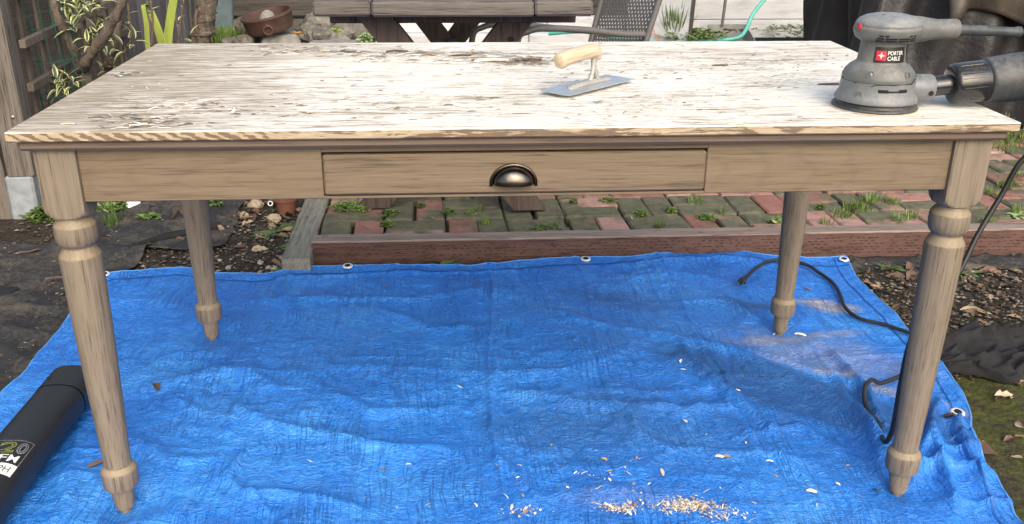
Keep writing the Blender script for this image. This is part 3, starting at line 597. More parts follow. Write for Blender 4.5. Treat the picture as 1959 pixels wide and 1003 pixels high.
head = MB().lathe([(.036, .1255), (.043, .1285), (.0520, .1345), (.0560, .1415), (.0575, .149), (.0565, .153), (.0550, .1545)], 56, sx=1.0, sy=.88, c=(.004, 0, -.0135)).obj('motor_head', M_SGREY, sander, True, ang=60)
MB().lathe([(.0551, .1543), (.0556, .1560), (.0540, .1605), (.0490, .1660), (.0400, .1705), (.027, .1735), (.012, .1748), (.001, .175)], 56, sx=1.0, sy=.88, c=(.004, 0, -.0135)).obj('palm_grip', M_SGREY2, head, True, ang=60)
MB().lathe([(.006, 0), (.006, .0012), (.004, .0018)], 16, c=(-.012, -.018, .1577), M=Matrix.Rotation(R(18), 3, 'X')).obj('grip_button', M_SDARK, head, True)
MB().lathe([(.0, 0), (.005, .0), (.0058, .003), (.004, .0045)], 14, c=(-.0495, -.012, .1405), M=Matrix.Rotation(R(-90), 3, 'Y')).obj('red_switch', M_RED, head, True)
RY = Matrix.Rotation(R(90), 3, 'Y')
tail = MB().lathe([(.0245, .030), (.0225, .055), (.0195, .072), (.0175, .085), (.0178, .1185), (.0165, .1215)], 28, RY, (.004, 0, .1340), sx=.96).obj('tail_handle', M_SGREY, sander, True)
boot = MB().tube([(.122, 0, .1330), (.150, 0, .1320), (.19, -.001, .1305), (.226, -.002, .1290), (.232, -.002, .1288), (.238, -.002, .1285)], [.0092, .0090, .0084, .0078, .0098, .0095], 16).obj('cord_boot', M_SBOOT, sander, True)
port = MB().lathe([(.020, .035), (.0235, .060), (.0235, .094), (.0220, .0975)], 28, RY, (0, .0, .0335)).obj('dust_port', M_SGREY2, sander, True)
MB().lathe([(.0045, 0), (.0045, .002)], 12, Matrix.Rotation(R(90), 3, 'X'), (.088, -.0222, .028)).obj('port_hole', M_SDARK, port)
ax = Vector((1, -.06, .12)).normalized(); qx = Vector((0, 0, 1)).rotation_difference(ax).to_matrix(); c0 = Vector((.092, 0, .0345))
can = thing_c = MB().lathe([(.0175, 0), (.0175, .046)], 28, qx, c0).obj('canister_neck', M_CANG, sander, True)
can = MB().lathe([(.0175, .037), (.030, .0385), (.0345, .0415), (.0355, .047), (.0365, .096), (.0355, .0985)], 36, qx, c0).obj('canister_collar', M_CANG, sander, True, ang=50)
canb = MB().lathe([(.0350, .0975), (.0385, .0995), (.0395, .104), (.0420, .15), (.0445, .25), (.0440, .30), (.034, .308), (.002, .31)], 36, qx, c0).obj('dust_canister', M_CAN, sander, True, ang=50)
for k in range(6):
    a = R(200+k*14); p = c0+ax*.07+qx@Vector((math.cos(a)*.0363, math.sin(a)*.0363, 0))
    MB().beam(p-ax*.022, p+ax*.018, .002, .0016, up=qx@Vector((math.cos(a), math.sin(a), 0)), bev=.0005).obj('grip_rib', M_CANG, can)
def onlathe(r_, a, z, sy=1): return Vector((r_*math.cos(a), r_*sy*math.sin(a), z))
for nrow, (z, spans) in enumerate(((.1425, ((-124, -117), (-114, -108), (-72, -66), (-63, -57))), (.1380, ((-128, -116), (-113, -93), (-90, -69), (-66, -54))), (.1338, ((-131, -116), (-113, -93), (-90, -69), (-66, -52))))):
    rr = {.1425: .0562, .1380: .0542, .1338: .0514}[z]; z = z-.0135
    for a0, a1 in spans:
        b = MB(); n = 6; rows = []
        for dz, dr_ in ((-.0011, -.0012), (-.0011, .0006), (.0011, .0016), (.0011, -.0012)): rows.append([onlathe(rr+dr_, R(a0+(a1-a0)*i/n), z+dz, .88)+Vector((.004, 0, 0)) for i in range(n+1)])
        b.grid(rows); b.obj('vent_slot', M_SDARK, head)
for a0, a1, z, hh in ((-112, -97, .0395, .0055), (-97, -80, .0388, .0028), (-80, -64, .0395, .0055)):
    b = MB(); rows = [[onlathe(.0622+d_, R(a0+(a1-a0)*i/6), z+dz) for i in range(7)] for dz, d_ in ((-hh/2, -.002), (-hh/2, .0006), (hh/2, .0004), (hh/2, -.002))]; b.grid(rows); b.obj('intake_slot', M_SDARK, low)
def seam_ring(parent, r_, pts): MB().tube([onlathe(r_, R(a), z) for a, z in pts], .0007, 5).obj('housing_seam', M_SDARK, parent)
seam_ring(up_, .0616, [(-185, .0515), (-150, .0490), (-122, .0465), (-118, .0490), (-112, .0500), (-90, .0500), (-62, .0500), (-52, .0500), (-44, .0560), (-20, .0580), (10, .058)])
for a, z, r_ in ((-128, .0655, .0572), (-62, .0640, .0580), (-140, .0300, .0635)):
    nrm = Vector((math.cos(R(a)), math.sin(R(a)), .35 if z > .05 else .15)).normalized(); q = Vector((0, 0, 1)).rotation_difference(nrm).to_matrix()
    s_ = MB().lathe([(.0075, -.002), (.0072, .0010), (.0052, .0012), (.0048, -.0004), (.0, -.0004)], 18, q, onlathe(r_, R(a), z)).obj('screw_boss', M_SGREY, sander, True)
    MB().lathe([(.0036, -.001), (.0036, .0010), (.0018, .0014), (.0016, .0004)], 10, q, onlathe(r_, R(a), z)).obj('screw_head', M_SCREW, s_, True)
def wrapc(vv, r_, a0, zc, lift): return [onlathe(r_(zc+y)+lift, a0+x/.038, zc+y) for x, y, z in vv]
rn = lambda z: .0395+(z-.084)*(.0375-.0395)/.019
def badge(x0, x1, y0, y1, lift, name, mat, par, n=10):
    b = MB(); rows = [[onlathe(rn(z)+lift, R(-91)+x/.038, z) for x in np.linspace(x0, x1, n)] for z in np.linspace(y0, y1, 4)]; b.grid(rows); return b.obj(name, mat, par, True)
bd = badge(-.0275, .0285, .0835, .1095, .0005, 'badge', M_LABEL, up_)
badge(-.0245, -.0085, .0875, .1035, .0009, 'red_square', M_RED, bd)
b = MB(); pts = []
for k in range(16):
    a = 2*math.pi*k/16; rr = .0062 if k % 4 == 0 else (.0018 if k % 4 == 2 else .0026); pts.append((-.016+rr*math.cos(a), .0007+rr*math.sin(a), 0))
b.add(wrapc([(-.016, .0007, 0)]+pts, rn, R(-91), .095, .0013), [(0, 1+k, 1+(k+1) % 16) for k in range(16)]); b.obj('star_mark', M_WHITE, bd)
for s_, y in (('PORTER', .0968), ('CABLE', .0880)):
    vv, ff = text_mesh(s_, .0095, .00006, 'LEFT', .08); b = MB(); b.add(wrapc([(x*.80-.0068, yy, 0) for x, yy, zz in vv], rn, R(-91), y, .0013), ff); b.obj('lettering', M_WHITE, bd)
# power cord: from the boot over the table's right end, down behind the leg and onto the tarp
def spline(P, n=10):
    P = [Vector(p) for p in P]; Q = [P[0]*2-P[1]]+P+[P[-1]*2-P[-2]]; out = []
    for i in range(1, len(Q)-2):
        for k in range(n):
            t_ = k/n; a, b, c, d_ = Q[i-1:i+3]; out.append(.5*((2*b)+(c-a)*t_+(2*a-5*b+4*c-d_)*t_*t_+(3*b-a-3*c+d_)*t_**3))
    return out+[P[-1]]
gp = lambda px, py, l=.011: (lambda c: Vector((c.x, c.y, tz(c.x, c.y)+l)))(G(px, py))
cp_ = [SO+Vector((.236, -.002, .1285)), Vector((.93, .13, .875)), Vector((1.02, .17, .80)), Vector((1.06, .21, .70)), A(1962, 300, .22), A(1915, 375, .22), A(1870, 450, .20), A(1835, 520, .17), A(1800, 560, .155), A(1762, 610, .145), A(1738, 665, .13), A(1722, 740, .125), A(1712, 800, .125), A(1704, 832, .14), A(1692, 845, .165)]
pxs = spline([Vector((*q, 0)) for q in ((1678, 835), (1662, 818), (1648, 788), (1656, 772), (1680, 758), (1715, 746), (1765, 720), (1790, 692), (1765, 670), (1730, 656), (1690, 641), (1640, 628), (1614, 606), (1606, 580), (1590, 556), (1560, 535), (1522, 521), (1482, 519), (1448, 530), (1428, 548), (1420, 558))], 4)
zs = [gp(q.x, q.y, .0075).z for q in pxs]; zs = [max(zs[max(0, i-2):i+3])*.6+sum(zs[max(0, i-2):i+3])/len(zs[max(0, i-2):i+3])*.4+(.006 if i > 60 else .002) for i in range(len(zs))]
gpts = [Vector((G(q.x, q.y).x, G(q.x, q.y).y, z_)) for q, z_ in zip(pxs, zs)]
cpts = spline([p-SO for p in cp_]+[gpts[0]-SO], 8)[:-1]+[p-SO for p in gpts]
cord = MB().tube(cpts, .0053, 10).obj('power_cord', M_CORD, sander, True)
e1 = cpts[-1]; dv = Vector((gp(1413, 572)-gp(1422, 556)).to_tuple()).normalized(); e1 = e1+Vector((0, 0, .004))
plug = MB(); plug.tube([e1-dv*.012, e1, e1+dv*.006, e1+dv*.028, e1+dv*.030], [.0055, .007, .011, .0125, .010], 10, sq=.75); pl = plug.obj('plug', M_CORD, cord, True)
sdv = dv.cross(Vector((0, 0, 1)))
for k in (-1, 1): MB().beam(e1+dv*.029+sdv*(k*.006), e1+dv*.046+sdv*(k*.006), .0016, .006, bev=0).obj('prong', M_BRASS, cord)

# --- finishing trowel
trowel = thing('finishing_trowel', 'small steel finishing trowel with curved wooden handle, lying on the table top', 'trowel', (.1345, .293, HT), R(44.2))
m = MB(); L, W_ = .208, .069; ol = [(-L/2, -W_/2+.012), (-L/2+.004, -W_/2+.003), (-L/2+.012, -W_/2), (L/2-.003, -W_/2), (L/2, -W_/2+.003), (L/2, W_/2-.003), (L/2-.003, W_/2), (-L/2+.012, W_/2), (-L/2+.004, W_/2-.003), (-L/2, W_/2-.012)]
n = len(ol); m.add([(x, y, .0030+.004*(x/L*2)**2) for x, y in ol]+[(x, y, .0042+.004*(x/L*2)**2) for x, y in ol], [tuple(range(n))[::-1], tuple(range(n, 2*n))]+[(i, (i+1) % n, n+(i+1) % n, n+i) for i in range(n)]); m.obj('blade', M_STEEL, trowel)
m = MB(); m.tube([(-.058, 0, .0055), (-.055, 0, .009), (-.03, 0, .0105), (.02, 0, .0115), (.05, 0, .0105), (.066, 0, .009), (.068, 0, .0055)], [.003, .0075, .0085, .009, .0085, .0075, .004], 12, sq=.6); bar = m.obj('mounting_bar', M_MORTAR, trowel, True)
TS = -.012
m = MB(); m.tube([(.016+TS, .0, .011), (.024+TS, 0, .026), (.027+TS, 0, .042), (.028+TS, 0, .052), (.028+TS, 0, .060)], [.0055, .0042, .0050, .0062, .0058], 10); m.tube([(.044+TS, 0, .011), (.036+TS, 0, .024), (.031+TS, 0, .040)], [.0055, .0045, .0045], 10); m.obj('shank', M_MORTAR, trowel, True)
m = MB(); hp = spline([(.037+TS, 0, .056), (.0345+TS, 0, .064), (.025+TS, 0, .0695), (.0+TS, .0, .0695), (-.03+TS, .0, .0685), (-.058+TS, 0, .0660), (-.070+TS, 0, .0635), (-.0775+TS, 0, .062)], 5); nh = len(hp)
m.tube(hp, [(.0080+.0046*math.sin(min(1, i/(nh*.35))*math.pi/2)+.0025*i/nh)*math.sqrt(max(0.02, 1-max(0, (i-nh*.86)/(nh*.15))**2)) for i in range(nh)], 20); m.obj('handle', M_HANDLE, trowel, True, ang=70)
m = MB(); m.tube([(.030+TS, 0, .0505), (.0305+TS, 0, .0575)], [.0064, .0084], 12); m.obj('ferrule', M_BRASS, trowel, True)

# --- leaf blower tube at lower left
blow = thing('blower_tube', 'black plastic leaf blower tube with white lettering, lying on the tarp', 'leaf blower', (-.9765, .445, 0), R(-1.5)); bz = tz(-.9775, .25)+.006
def stad(y, s_=1.0, dz=0): return [(.053*s_*math.copysign(abs(math.cos(a))**.72, math.cos(a)), y, bz+.043+dz+.041*s_*math.copysign(abs(math.sin(a))**.82, math.sin(a))) for a in [2*math.pi*k/40 for k in range(40)]]
m = MB(); m.grid([stad(y, s_) for y, s_ in ((.003, .80), (.004, .93), (.0, .99), (-.008, 1.0), (-.088, 1.012))], closed=True); m.add(stad(-.001, .80), [tuple(range(40))]); m.obj('nozzle_end', M_BLOW, blow, True)
m = MB(); m.grid([stad(y, s_) for y, s_ in ((-.088, .97), (-.0895, .995), (-.093, 1.0), (-.36, 1.02), (-.45, 1.03), (-.52, 1.06), (-.62, 1.12), (-.95, 1.14))], closed=True); tub = m.obj('main_tube', M_BLOW, blow, True)
MB().box((-.028, -.058, bz+.0855), (.011, .004, .002), Matrix.Rotation(R(-20), 3, 'Z')@Matrix.Rotation(R(-8), 3, 'Y'), .0012).obj('latch_notch', M_SDARK, blow)
MB().beam((.047, -.13, bz+.069), (.049, -.44, bz+.069), .0022, .003, bev=.001).obj('mould_rib', M_BLOW, blow)
def ontube(x, y, lift=.0006):    # wrap flat print around the upper side of the tube
    sc_ = 1.0+.02*(-y-.093)/.267; a = math.pi/2-x/.05; c_, s_ = math.cos(a), math.sin(a)
    return Vector(((.053*sc_+lift)*math.copysign(abs(c_)**.72, c_), y, bz+.043+(.041*sc_+lift)*math.copysign(abs(s_)**.82, s_)))
def tprint(body, size, x, y, mat, name, bold=0, par=None, outline=False, sx=1.0, lift=.0008):
    vv, ff = text_mesh(body, size, bold, 'LEFT', 0); b = MB(); b.add([ontube(x+px_*sx, y+py_, lift) for px_, py_, _ in vv], ff); return b.obj(name, mat, par or tub)
def patchq(x0, x1, y0, y1, mat, name, lift=.0006, n=14):
    b = MB(); b.grid([[ontube(x, y, lift) for x in np.linspace(x0, x1, n)] for y in (y0, y1)]); return b.obj(name, mat, tub)
YT = -.345
def tprint2(body, size, x, y, mat, name, bold, sx, lift, sy=1.35):
    vv, ff = text_mesh(body, size, bold, 'LEFT', 0); b = MB(); b.add([ontube(x+px_*sx, y+py_*sy, lift) for px_, py_, _ in vv], ff); return b.obj(name, mat, tub)
for ch_, x_, mt_ in (('2', -.006, M_OLIVE), ('0', .016, M_GREYINK)):
    tprint2(ch_, .034, x_, YT, mt_, 'printed_digit', .0010, 1.15, .0008); tprint2(ch_, .034, x_, YT, M_BLOW, 'printed_digit_infill', -.0007, 1.15, .0013)
tprint2('CFM', .0225, -.020, YT-.029, M_WHITE, 'printed_letters', .0002, 1.2, .0009)
patchq(-.05, .041, YT-.068, YT-.035, M_WHITE, 'print_band'); tprint2('MPH', .0185, -.0085, YT-.061, M_LABEL, 'printed_letters', -.0002, 1.08, .0013)
patchq(.0398, .041, YT-.035, YT+.040, M_GREYINK, 'print_border'); patchq(-.05, .041, YT+.0388, YT+.040, M_GREYINK, 'print_border')

# ================================================================ BACKGROUND
# --- picnic table
PY = .058
pic = thing('picnic_table', 'dark weathered picnic table with crossed legs on the brick paving behind', 'picnic table', (-.108, 2.2, PY))
def PP(x, y, z=0): return Vector((x+.108, y-2.2, z-PY))
ZT = A(866, 2, 1.47).z; ZB = A(866, 33.5, 1.455).z; xl, xr = A(596, 18, 1.46).x, A(1136, 18, 1.46).x; ym = 1.46; th = ZT-ZB; zc = (ZT+ZB)/2
cuts = [xl, A(709, 18, 1.46).x, A(1023, 18, 1.46).x, xr]
for i in range(3):
    o = MB().box(PP((cuts[i]+cuts[i+1])/2, ym+.065, zc+(.0015, 0, .001)[i]), (cuts[i+1]-cuts[i]-.003, .13, th), None, .007).obj('top_board', M_PICNIC, pic)
ny = 9
for k in range(ny):
    o = MB().box(PP((xl+xr)/2, ym+.136+.07+k*.148, zc+random.gauss(0, .0015)), (xr-xl-.004, .142, th), None, .006).obj('top_board', M_PICNIC, pic)
MB().box(PP((xl+xr)/2, ym+.22, ZB-.0235), (A(1085, 40, 1.6).x-A(635, 40, 1.6).x+.05, .04, .045), None, .003).obj('cross_rail', M_PICNICLEG, pic)
MB().box(PP((xl+xr)/2, 2.82, ZB-.0235), ((xr-xl)*.8, .04, .045), None, .003).obj('cross_rail', M_PICNICLEG, pic)
for yy in (1.63, 2.86):
    f0, f1 = (-.40, .145) if yy < 2 else (-.39, .135); t0, t1 = A(713, 36, 1.63).x-.01, A(997, 44, 1.63).x+.02
    for k, (a_, b_) in enumerate(((t0, f1), (t1, f0))):
        yk = yy+.02+k*.045; hw = .056; zt_, zb_ = ZB-.001, PY-.003; pv = [PP(x_, y_, z_) for y_ in (yk-.021, yk+.021) for x_, z_ in ((a_-hw, zt_), (a_+hw, zt_), (b_+hw, zb_), (b_-hw, zb_))]
        MB().add(pv, [(0, 1, 2, 3), (7, 6, 5, 4), (0, 4, 5, 1), (1, 5, 6, 2), (2, 6, 7, 3), (3, 7, 4, 0)]).obj('leg', M_PICNICLEG, pic)
MB().beam(PP(-.11, 1.66, .41), PP(-.11, 2.86, .41), .04, .09, bev=.004).obj('stretcher', M_PICNICLEG, pic)
o = MB().lathe([(.011, 0), (.011, .004), (.007, .006)], 12, Matrix.Rotation(R(90), 3, 'X'), PP(*A(977, 76, 1.62))).obj('bolt_head', M_SDARK, pic)
c = A(1052, -6, 1.75); tray = MB().lathe([(.03, 0), (.085, .002), (.10, .014), (.104, .018), (.101, .018), (.085, .006), (.0, .005)], 32, c=(0, 0, 0)).obj('white_plate', M_WHITEPAINT, None, True, loc=(c.x, 1.60, ZT+.001)); tag(tray, 'pale round plate on the picnic table top at the upper frame edge', 'plate')
# --- sling chair
ch = thing('patio_chair', 'grey metal patio chair with perforated woven back beside the picnic table', 'chair', (.45, 2.75, PY))
CP = lambda p: Vector(p)-Vector((.45, 2.75, PY))
nb, nt1 = A(1236, 78, 2.6), A(1264, -8, 2.6); nd_ = (nt1-nb).normalized(); fb, ft = A(1131, 78, 2.98), A(1153, -8, 2.98); fd = (ft-fb).normalized()
near = [nb-nd_*.30+Vector((-.10, -.03, -.06)), nb-nd_*.10, nb, nt1, nt1+nd_*.18]; farr = [fb-fd*.28+Vector((-.10, -.03, -.06)), fb-fd*.10, fb, ft, ft+fd*.17]
MB().tube([CP(p) for p in spline(near+[(nt1+nd_*.26+(ft+fd*.24))/2]+farr[::-1], 6)], .0135, 10).obj('back_frame', M_GREYMETAL, ch, True)
dirf = Vector((-.90, -.40, 0)).normalized()
for s_, base in ((0, A(1232, 66, 2.6)), (1, A(1132, 58, 2.98))):
    a0 = base; arm = [a0, a0+dirf*.12+Vector((0, 0, .010)), a0+dirf*.28+Vector((0, 0, .035)), a0+dirf*.44+Vector((0, 0, .052)), a0+dirf*.56+Vector((0, 0, .05)), a0+dirf*.62+Vector((0, 0, -.02)), Vector(((a0+dirf*.60).x, (a0+dirf*.60).y, PY+.012))]
    MB().tube([CP(p) for p in spline(arm, 6)], .0135, 10).obj('arm_and_front_leg', M_GREYMETAL, ch, True)
    lo = nb-nd_*.30 if s_ == 0 else fb-fd*.28
    MB().tube([CP(lo+Vector((-.06, 0, -.04))), CP(Vector((lo.x+.14, lo.y+.05, PY+.012)))], .0125, 10).obj('rear_leg', M_GREYMETAL, ch, True)
m = MB(); Pn = lambda u_, v_: (near[1].lerp(nt1+nd_*.2, v_)).lerp(farr[1].lerp(ft+fd*.2, v_), u_)
nu, nv = 18, 30
for j in range(nv):
    v0, v1 = j/nv, (j+.42)/nv
    m.add([CP(Pn(.03, v0)), CP(Pn(.97, v0)), CP(Pn(.97, v1)), CP(Pn(.03, v1))], [(0, 1, 2, 3)])
    for i in range(nu):
        u0 = (i+.12+.5*(j % 2))/(nu+.7); u1 = u0+.52/nu; m.add([CP(Pn(u0, v1)), CP(Pn(u1, v1)), CP(Pn(u1, (j+1)/nv)), CP(Pn(u0, (j+1)/nv))], [(0, 1, 2, 3)])
o = m.obj('woven_back', M_GREYMETAL, ch); sm = o.modifiers.new('s', 'SOLIDIFY'); sm.thickness = .004
sq = [nb-nd_*.30+Vector((-.08, -.02, -.04)), nb-nd_*.30+Vector((-.08, 0, -.04))+dirf*.42]; sq2 = [fb-fd*.28+Vector((-.08, -.02, -.04)), fb-fd*.28+Vector((-.08, 0, -.04))+dirf*.42]
m = MB(); m.grid([[CP(sq[0].lerp(sq[1], k/6)) for k in range(7)], [CP(sq2[0].lerp(sq2[1], k/6)) for k in range(7)]]); o = m.obj('woven_seat', M_GREYMETAL, ch); o.modifiers.new('s', 'SOLIDIFY').thickness = .006
# --- white painted boards at the back
wall = thing('white_board_wall', 'weathered white board wall along the back of the patio', 'wall', (1.8, 5.45, .05))
for k, (za, zb_) in enumerate(((.045, .175), (.179, .315))):
    for (xa, xb) in ((1.55, 3.4), (3.404, 5.2)): MB().box(((xa+xb)/2-1.8, 0, (za+zb_)/2-.05), (xb-xa, .04, zb_-za), None, .004).obj('board', M_WHITEPAINT, wall)
for k in range(4): MB().box((3.35-1.8, .035, .40+k*.145-.05), (3.7, .03, .14), None, .004).obj('eave_shade_board', M_DARKBOARD, wall)  # dark board colour stands in for the eave's shade above the white boards
lw = thing('white_board_ledge', 'low weathered white boards on the ground behind the picnic table', 'boards', (.5, 5.2, .05))
for k, (xa, xb, y, za, zb_) in enumerate(((-.62, .42, 5.12, .02, .13), (.424, 1.50, 5.10, .02, .135), (-.55, .55, 5.20, .13, .24), (.556, 1.46, 5.19, .133, .235))): MB().box(((xa+xb)/2-.5, y-5.2, (za+zb_)/2-.05), (xb-xa, .10, zb_-za), Matrix.Rotation(R(-1), 3, 'Z'), .006).obj('board', M_WHITEPAINT, lw)
pn = thing('leaning_door', 'white wooden door slab with dark edge standing behind the patio chair', 'door slab', (1.36, 5.0, .05), R(-28))
MB().box((-.06, .0, .35), (.44, .03, .72), Matrix.Rotation(R(-8), 3, 'X'), .004).obj('panel_face', M_WHITEPAINT, pn); MB().box((.171, -.004, .35), (.018, .036, .722), Matrix.Rotation(R(-8), 3, 'X'), .003).obj('dark_edge', M_DARKBOARD, pn)
bf = thing('rear_fence', 'dark grey slatted board fence behind the rusty pot and rocks', 'fence', (-1.6, 5.6, .05))
for k in range(7): MB().box((.05, random.gauss(0, .004), .06+k*.135), (2.6, .025, .112), None, .004).obj('slat', M_DARKBOARD, bf)
for x in (-1.1, -.2, .75, 1.3): MB().box((x, .04, .5), (.09, .05, 1.0), None, .004).obj('fence_post', M_DARKBOARD, bf)
bk2 = thing('shed_wall', 'dark shed boards far behind the rear fence', 'wall', (.6, 6.3, 0))
for k in range(8): MB().box((0, .0, .08+k*.16), (7.0, .03, .155), None, .004).obj('board', M_DARKBOARD, bk2)
bb = A(432, 30, 4.9); o = MB().box((0, 0, .35), (.115, .05, .75), Matrix.Rotation(R(5), 3, 'Y'), .006).obj('blue_board', M_BLUEBOARD, None, loc=(bb.x, 4.9, gh(bb.x, 4.9)-.02)); tag(o, 'faded blue-grey board standing beside the gnarled trunk', 'board')
# --- side fence at the left: post, trellis, pickets
sfp = thing('fence_post', 'big grey weathered fence post with pale base at the left edge', 'fence post', (-1.60, 1.76, gh(-1.6, 1.76)), R(3))
gz_ = gh(-1.6, 1.76); MB().box((.0, 0, .80), (.088, .088, 1.30), Matrix.Rotation(R(-.6), 3, 'Y'), .006).obj('post_shaft', M_POST, sfp); MB().box((-.002, 0, .07), (.092, .092, .17), None, .008).obj('pale_base', M_GALV, sfp)
MB().lathe([(.006, 0), (.006, .002), (.003, .003)], 12, Matrix.Rotation(R(90), 3, 'X'), (.02, -.0455, .36)).obj('nail_head', M_SCREW, sfp)
o = MB().box((0, 0, .62), (.095, .03, 1.30), Matrix.Rotation(R(-1.5), 3, 'Y'), .003).obj('fence_board', M_POST, None, loc=(-1.705, 1.735, gh(-1.7, 1.7)-.03)); tag(o, 'dark brown fence board left of the post at the frame edge', 'board')
tr = thing('trellis', 'weathered wooden trellis of thin slats and rails behind the fence post', 'trellis', (-1.56, 1.8, .03))
for k, z in enumerate((.43, .575, .73, .25)): MB().beam((.02, .0, z), (-.03, 1.25, z+.01), .022, .028, bev=.002).obj('rail', M_SLAT, tr)
for k in range(8): MB().box((-.012-.006*k, .10+k*.155, .42), (.014, .030, .95), None, .002).obj('slat', M_SLAT, tr)
pk = thing('picket_fence', 'row of grey vertical fence boards left of the gnarled trunk', 'fence', (-1.60, 3.0, .05))
for k in range(17):
    MB().box((.0+random.gauss(0, .012)-.012*k, .05+k*.115, .48), (.02, .098, 1.0), Matrix.Rotation(random.gauss(0, .03), 3, 'X')@Matrix.Rotation(random.gauss(0, .03), 3, 'Y'), .003).obj('board', M_PICKET, pk)
ns = thing('neighbour_boards', 'dark horizontal boards seen through the trellis at far left', 'wall', (-3.0, 3.6, .0), R(84))
for k in range(8): MB().box((0, random.gauss(0, .006), .07+k*.14), (4.2, .03, .125), None, .004).obj('board', M_DARKBOARD, ns)
# --- pot on pier block, rocks
pb = A(536, 74, 4.62); gzp = gh(pb.x, 4.62); ztop = A(536, 66, 4.55).z
m = MB(); h_ = ztop-gzp; w0, w1 = .155, .105; m.add([(sx*w0, sy*w0, -.02) for sx, sy in ((-1, -1), (1, -1), (1, 1), (-1, 1))]+[(sx*w1, sy*w1, h_) for sx, sy in ((-1, -1), (1, -1), (1, 1), (-1, 1))], [(0, 1, 2, 3), (4, 5, 6, 7), (0, 1, 5, 4), (1, 2, 6, 5), (2, 3, 7, 6), (3, 0, 4, 7)])
o = m.obj('pier_block', M_CONC, None, loc=(pb.x, 4.62, gzp), rz=R(12)); bvm = o.modifiers.new('b', 'BEVEL'); bvm.width = .012; tag(o, 'tapered grey concrete pier block under the rusty pot', 'concrete block')
pc = A(517, 52, 4.55); pot = thing('rusty_pot', 'shallow brown rusty pot with ring handle tilted on a concrete block', 'pot', (pc.x, 4.58, ztop+.014)); pot.rotation_euler = (R(6), R(-11), 0)
MB().lathe([(.10, 0), (.135, .010), (.148, .035), (.154, .095), (.162, .103), (.162, .115), (.148, .115), (.142, .05), (.12, .03), (.0, .028)], 36).obj('bowl', M_RUST, pot, True)
o = MB().lathe([(.011, 0), (.011, .014), (.007, .020)], 12, Matrix.Rotation(R(90), 3, 'X'), (.015, -.146, .070)).obj('ring_boss', M_RUST, pot, True)
m = MB(); m.tube([(.015+.027*math.cos(a), -.158, .044+.027*math.sin(a)) for a in [2*math.pi*k/20 for k in range(21)]], .0055, 8, False); m.obj('ring_handle', M_RUST, pot, True)
o = MB().lathe([(.05, 0), (.055, .03), (.035, .07), (.012, .085), (.0, .086)], 18).obj('pale_stone', M_CONC, None, True, loc=(pc.x-.02, 4.60, ztop+.055)); tag(o, 'pale cone-shaped stone lying inside the rusty pot', 'stone')
def rock(c, s_, seed, label, mat=M_ROCK):
    bm = bmesh.new(); bmesh.ops.create_icosphere(bm, subdivisions=3, radius=1); rr = np.random.default_rng(seed); ph = rr.random((7, 4))*6
    for v_ in bm.verts:
        n = sum(math.sin(v_.co.x*(2+k*1.3)+ph[k, 0])*math.sin(v_.co.y*(2+k*1.2)+ph[k, 1])*math.sin(v_.co.z*(2+k*1.4)+ph[k, 2])/(1+k*.55) for k in range(7)); v_.co *= 1+.28*n
        v_.co = Vector((v_.co.x*s_[0], v_.co.y*s_[1], v_.co.z*s_[2]))
    me = bpy.data.meshes.new('rock'); bm.to_mesh(me); bm.free(); me.materials.append(mat); o = bpy.data.objects.new('rock', me); COL.objects.link(o); o.location = c; o.rotation_euler = (0, 0, rr.random()*6)
    return tag(o, label, 'rock', 'rocks behind the table') if label else o
for k, (px, py, y, s_, lb) in enumerate(((612, 70, 4.5, .085, 'crumbly pale rock right of the concrete block'), (618, 48, 4.95, .10, 'brownish pointed rock below the picnic table corner'), (655, 62, 4.9, .075, 'grey rock beside the yellow-green weed'), (680, 60, 5.0, .13, 'large greenish grey rock left of the picnic table leg'), (585, 62, 4.85, .07, 'small dark rock behind the concrete block'), (470, 60, 4.9, .10, 'tan rock under the left rim of the rusty pot'), (490, 72, 4.75, .06, 'small grey rock left of the concrete block'), (440, 84, 4.6, .05, 'low grey stone below the green moss clump'), (645, 82, 4.45, .06, 'dark flat rock at the table edge behind'), (465, 84, 4.5, .06, 'grey rough stone between moss and concrete block'))):
    c = A(px, py, y); rock((c.x, y, c.z), (s_*1.15, s_, s_*.85), 50+k, lb)
c = A(650, 84, 4.35); o = MB().box((0, 0, 0), (.36, .14, .05), None, .01).obj('stone_slab', M_CONC, None, loc=(c.x, 4.35, c.z-.01), rz=R(-4)); tag(o, 'flat grey stone slab lying in front of the rocks', 'stone')
m = MB(); 
for k in range(8): m.leaf((0, 0, 0), (math.cos(k), math.sin(k), .8), (0, 0, 1), .05, .02, .3)
c = A(566, 62, 4.6); o = m.obj('orange_flower', M_TERRA, None, True, loc=(c.x, 4.6, c.z-.02)); o.data.materials[0] = simple('orange_petal', (.62, .30, .05), rough=.6, bump=0); tag(o, 'small orange flower right of the concrete block', 'flower')
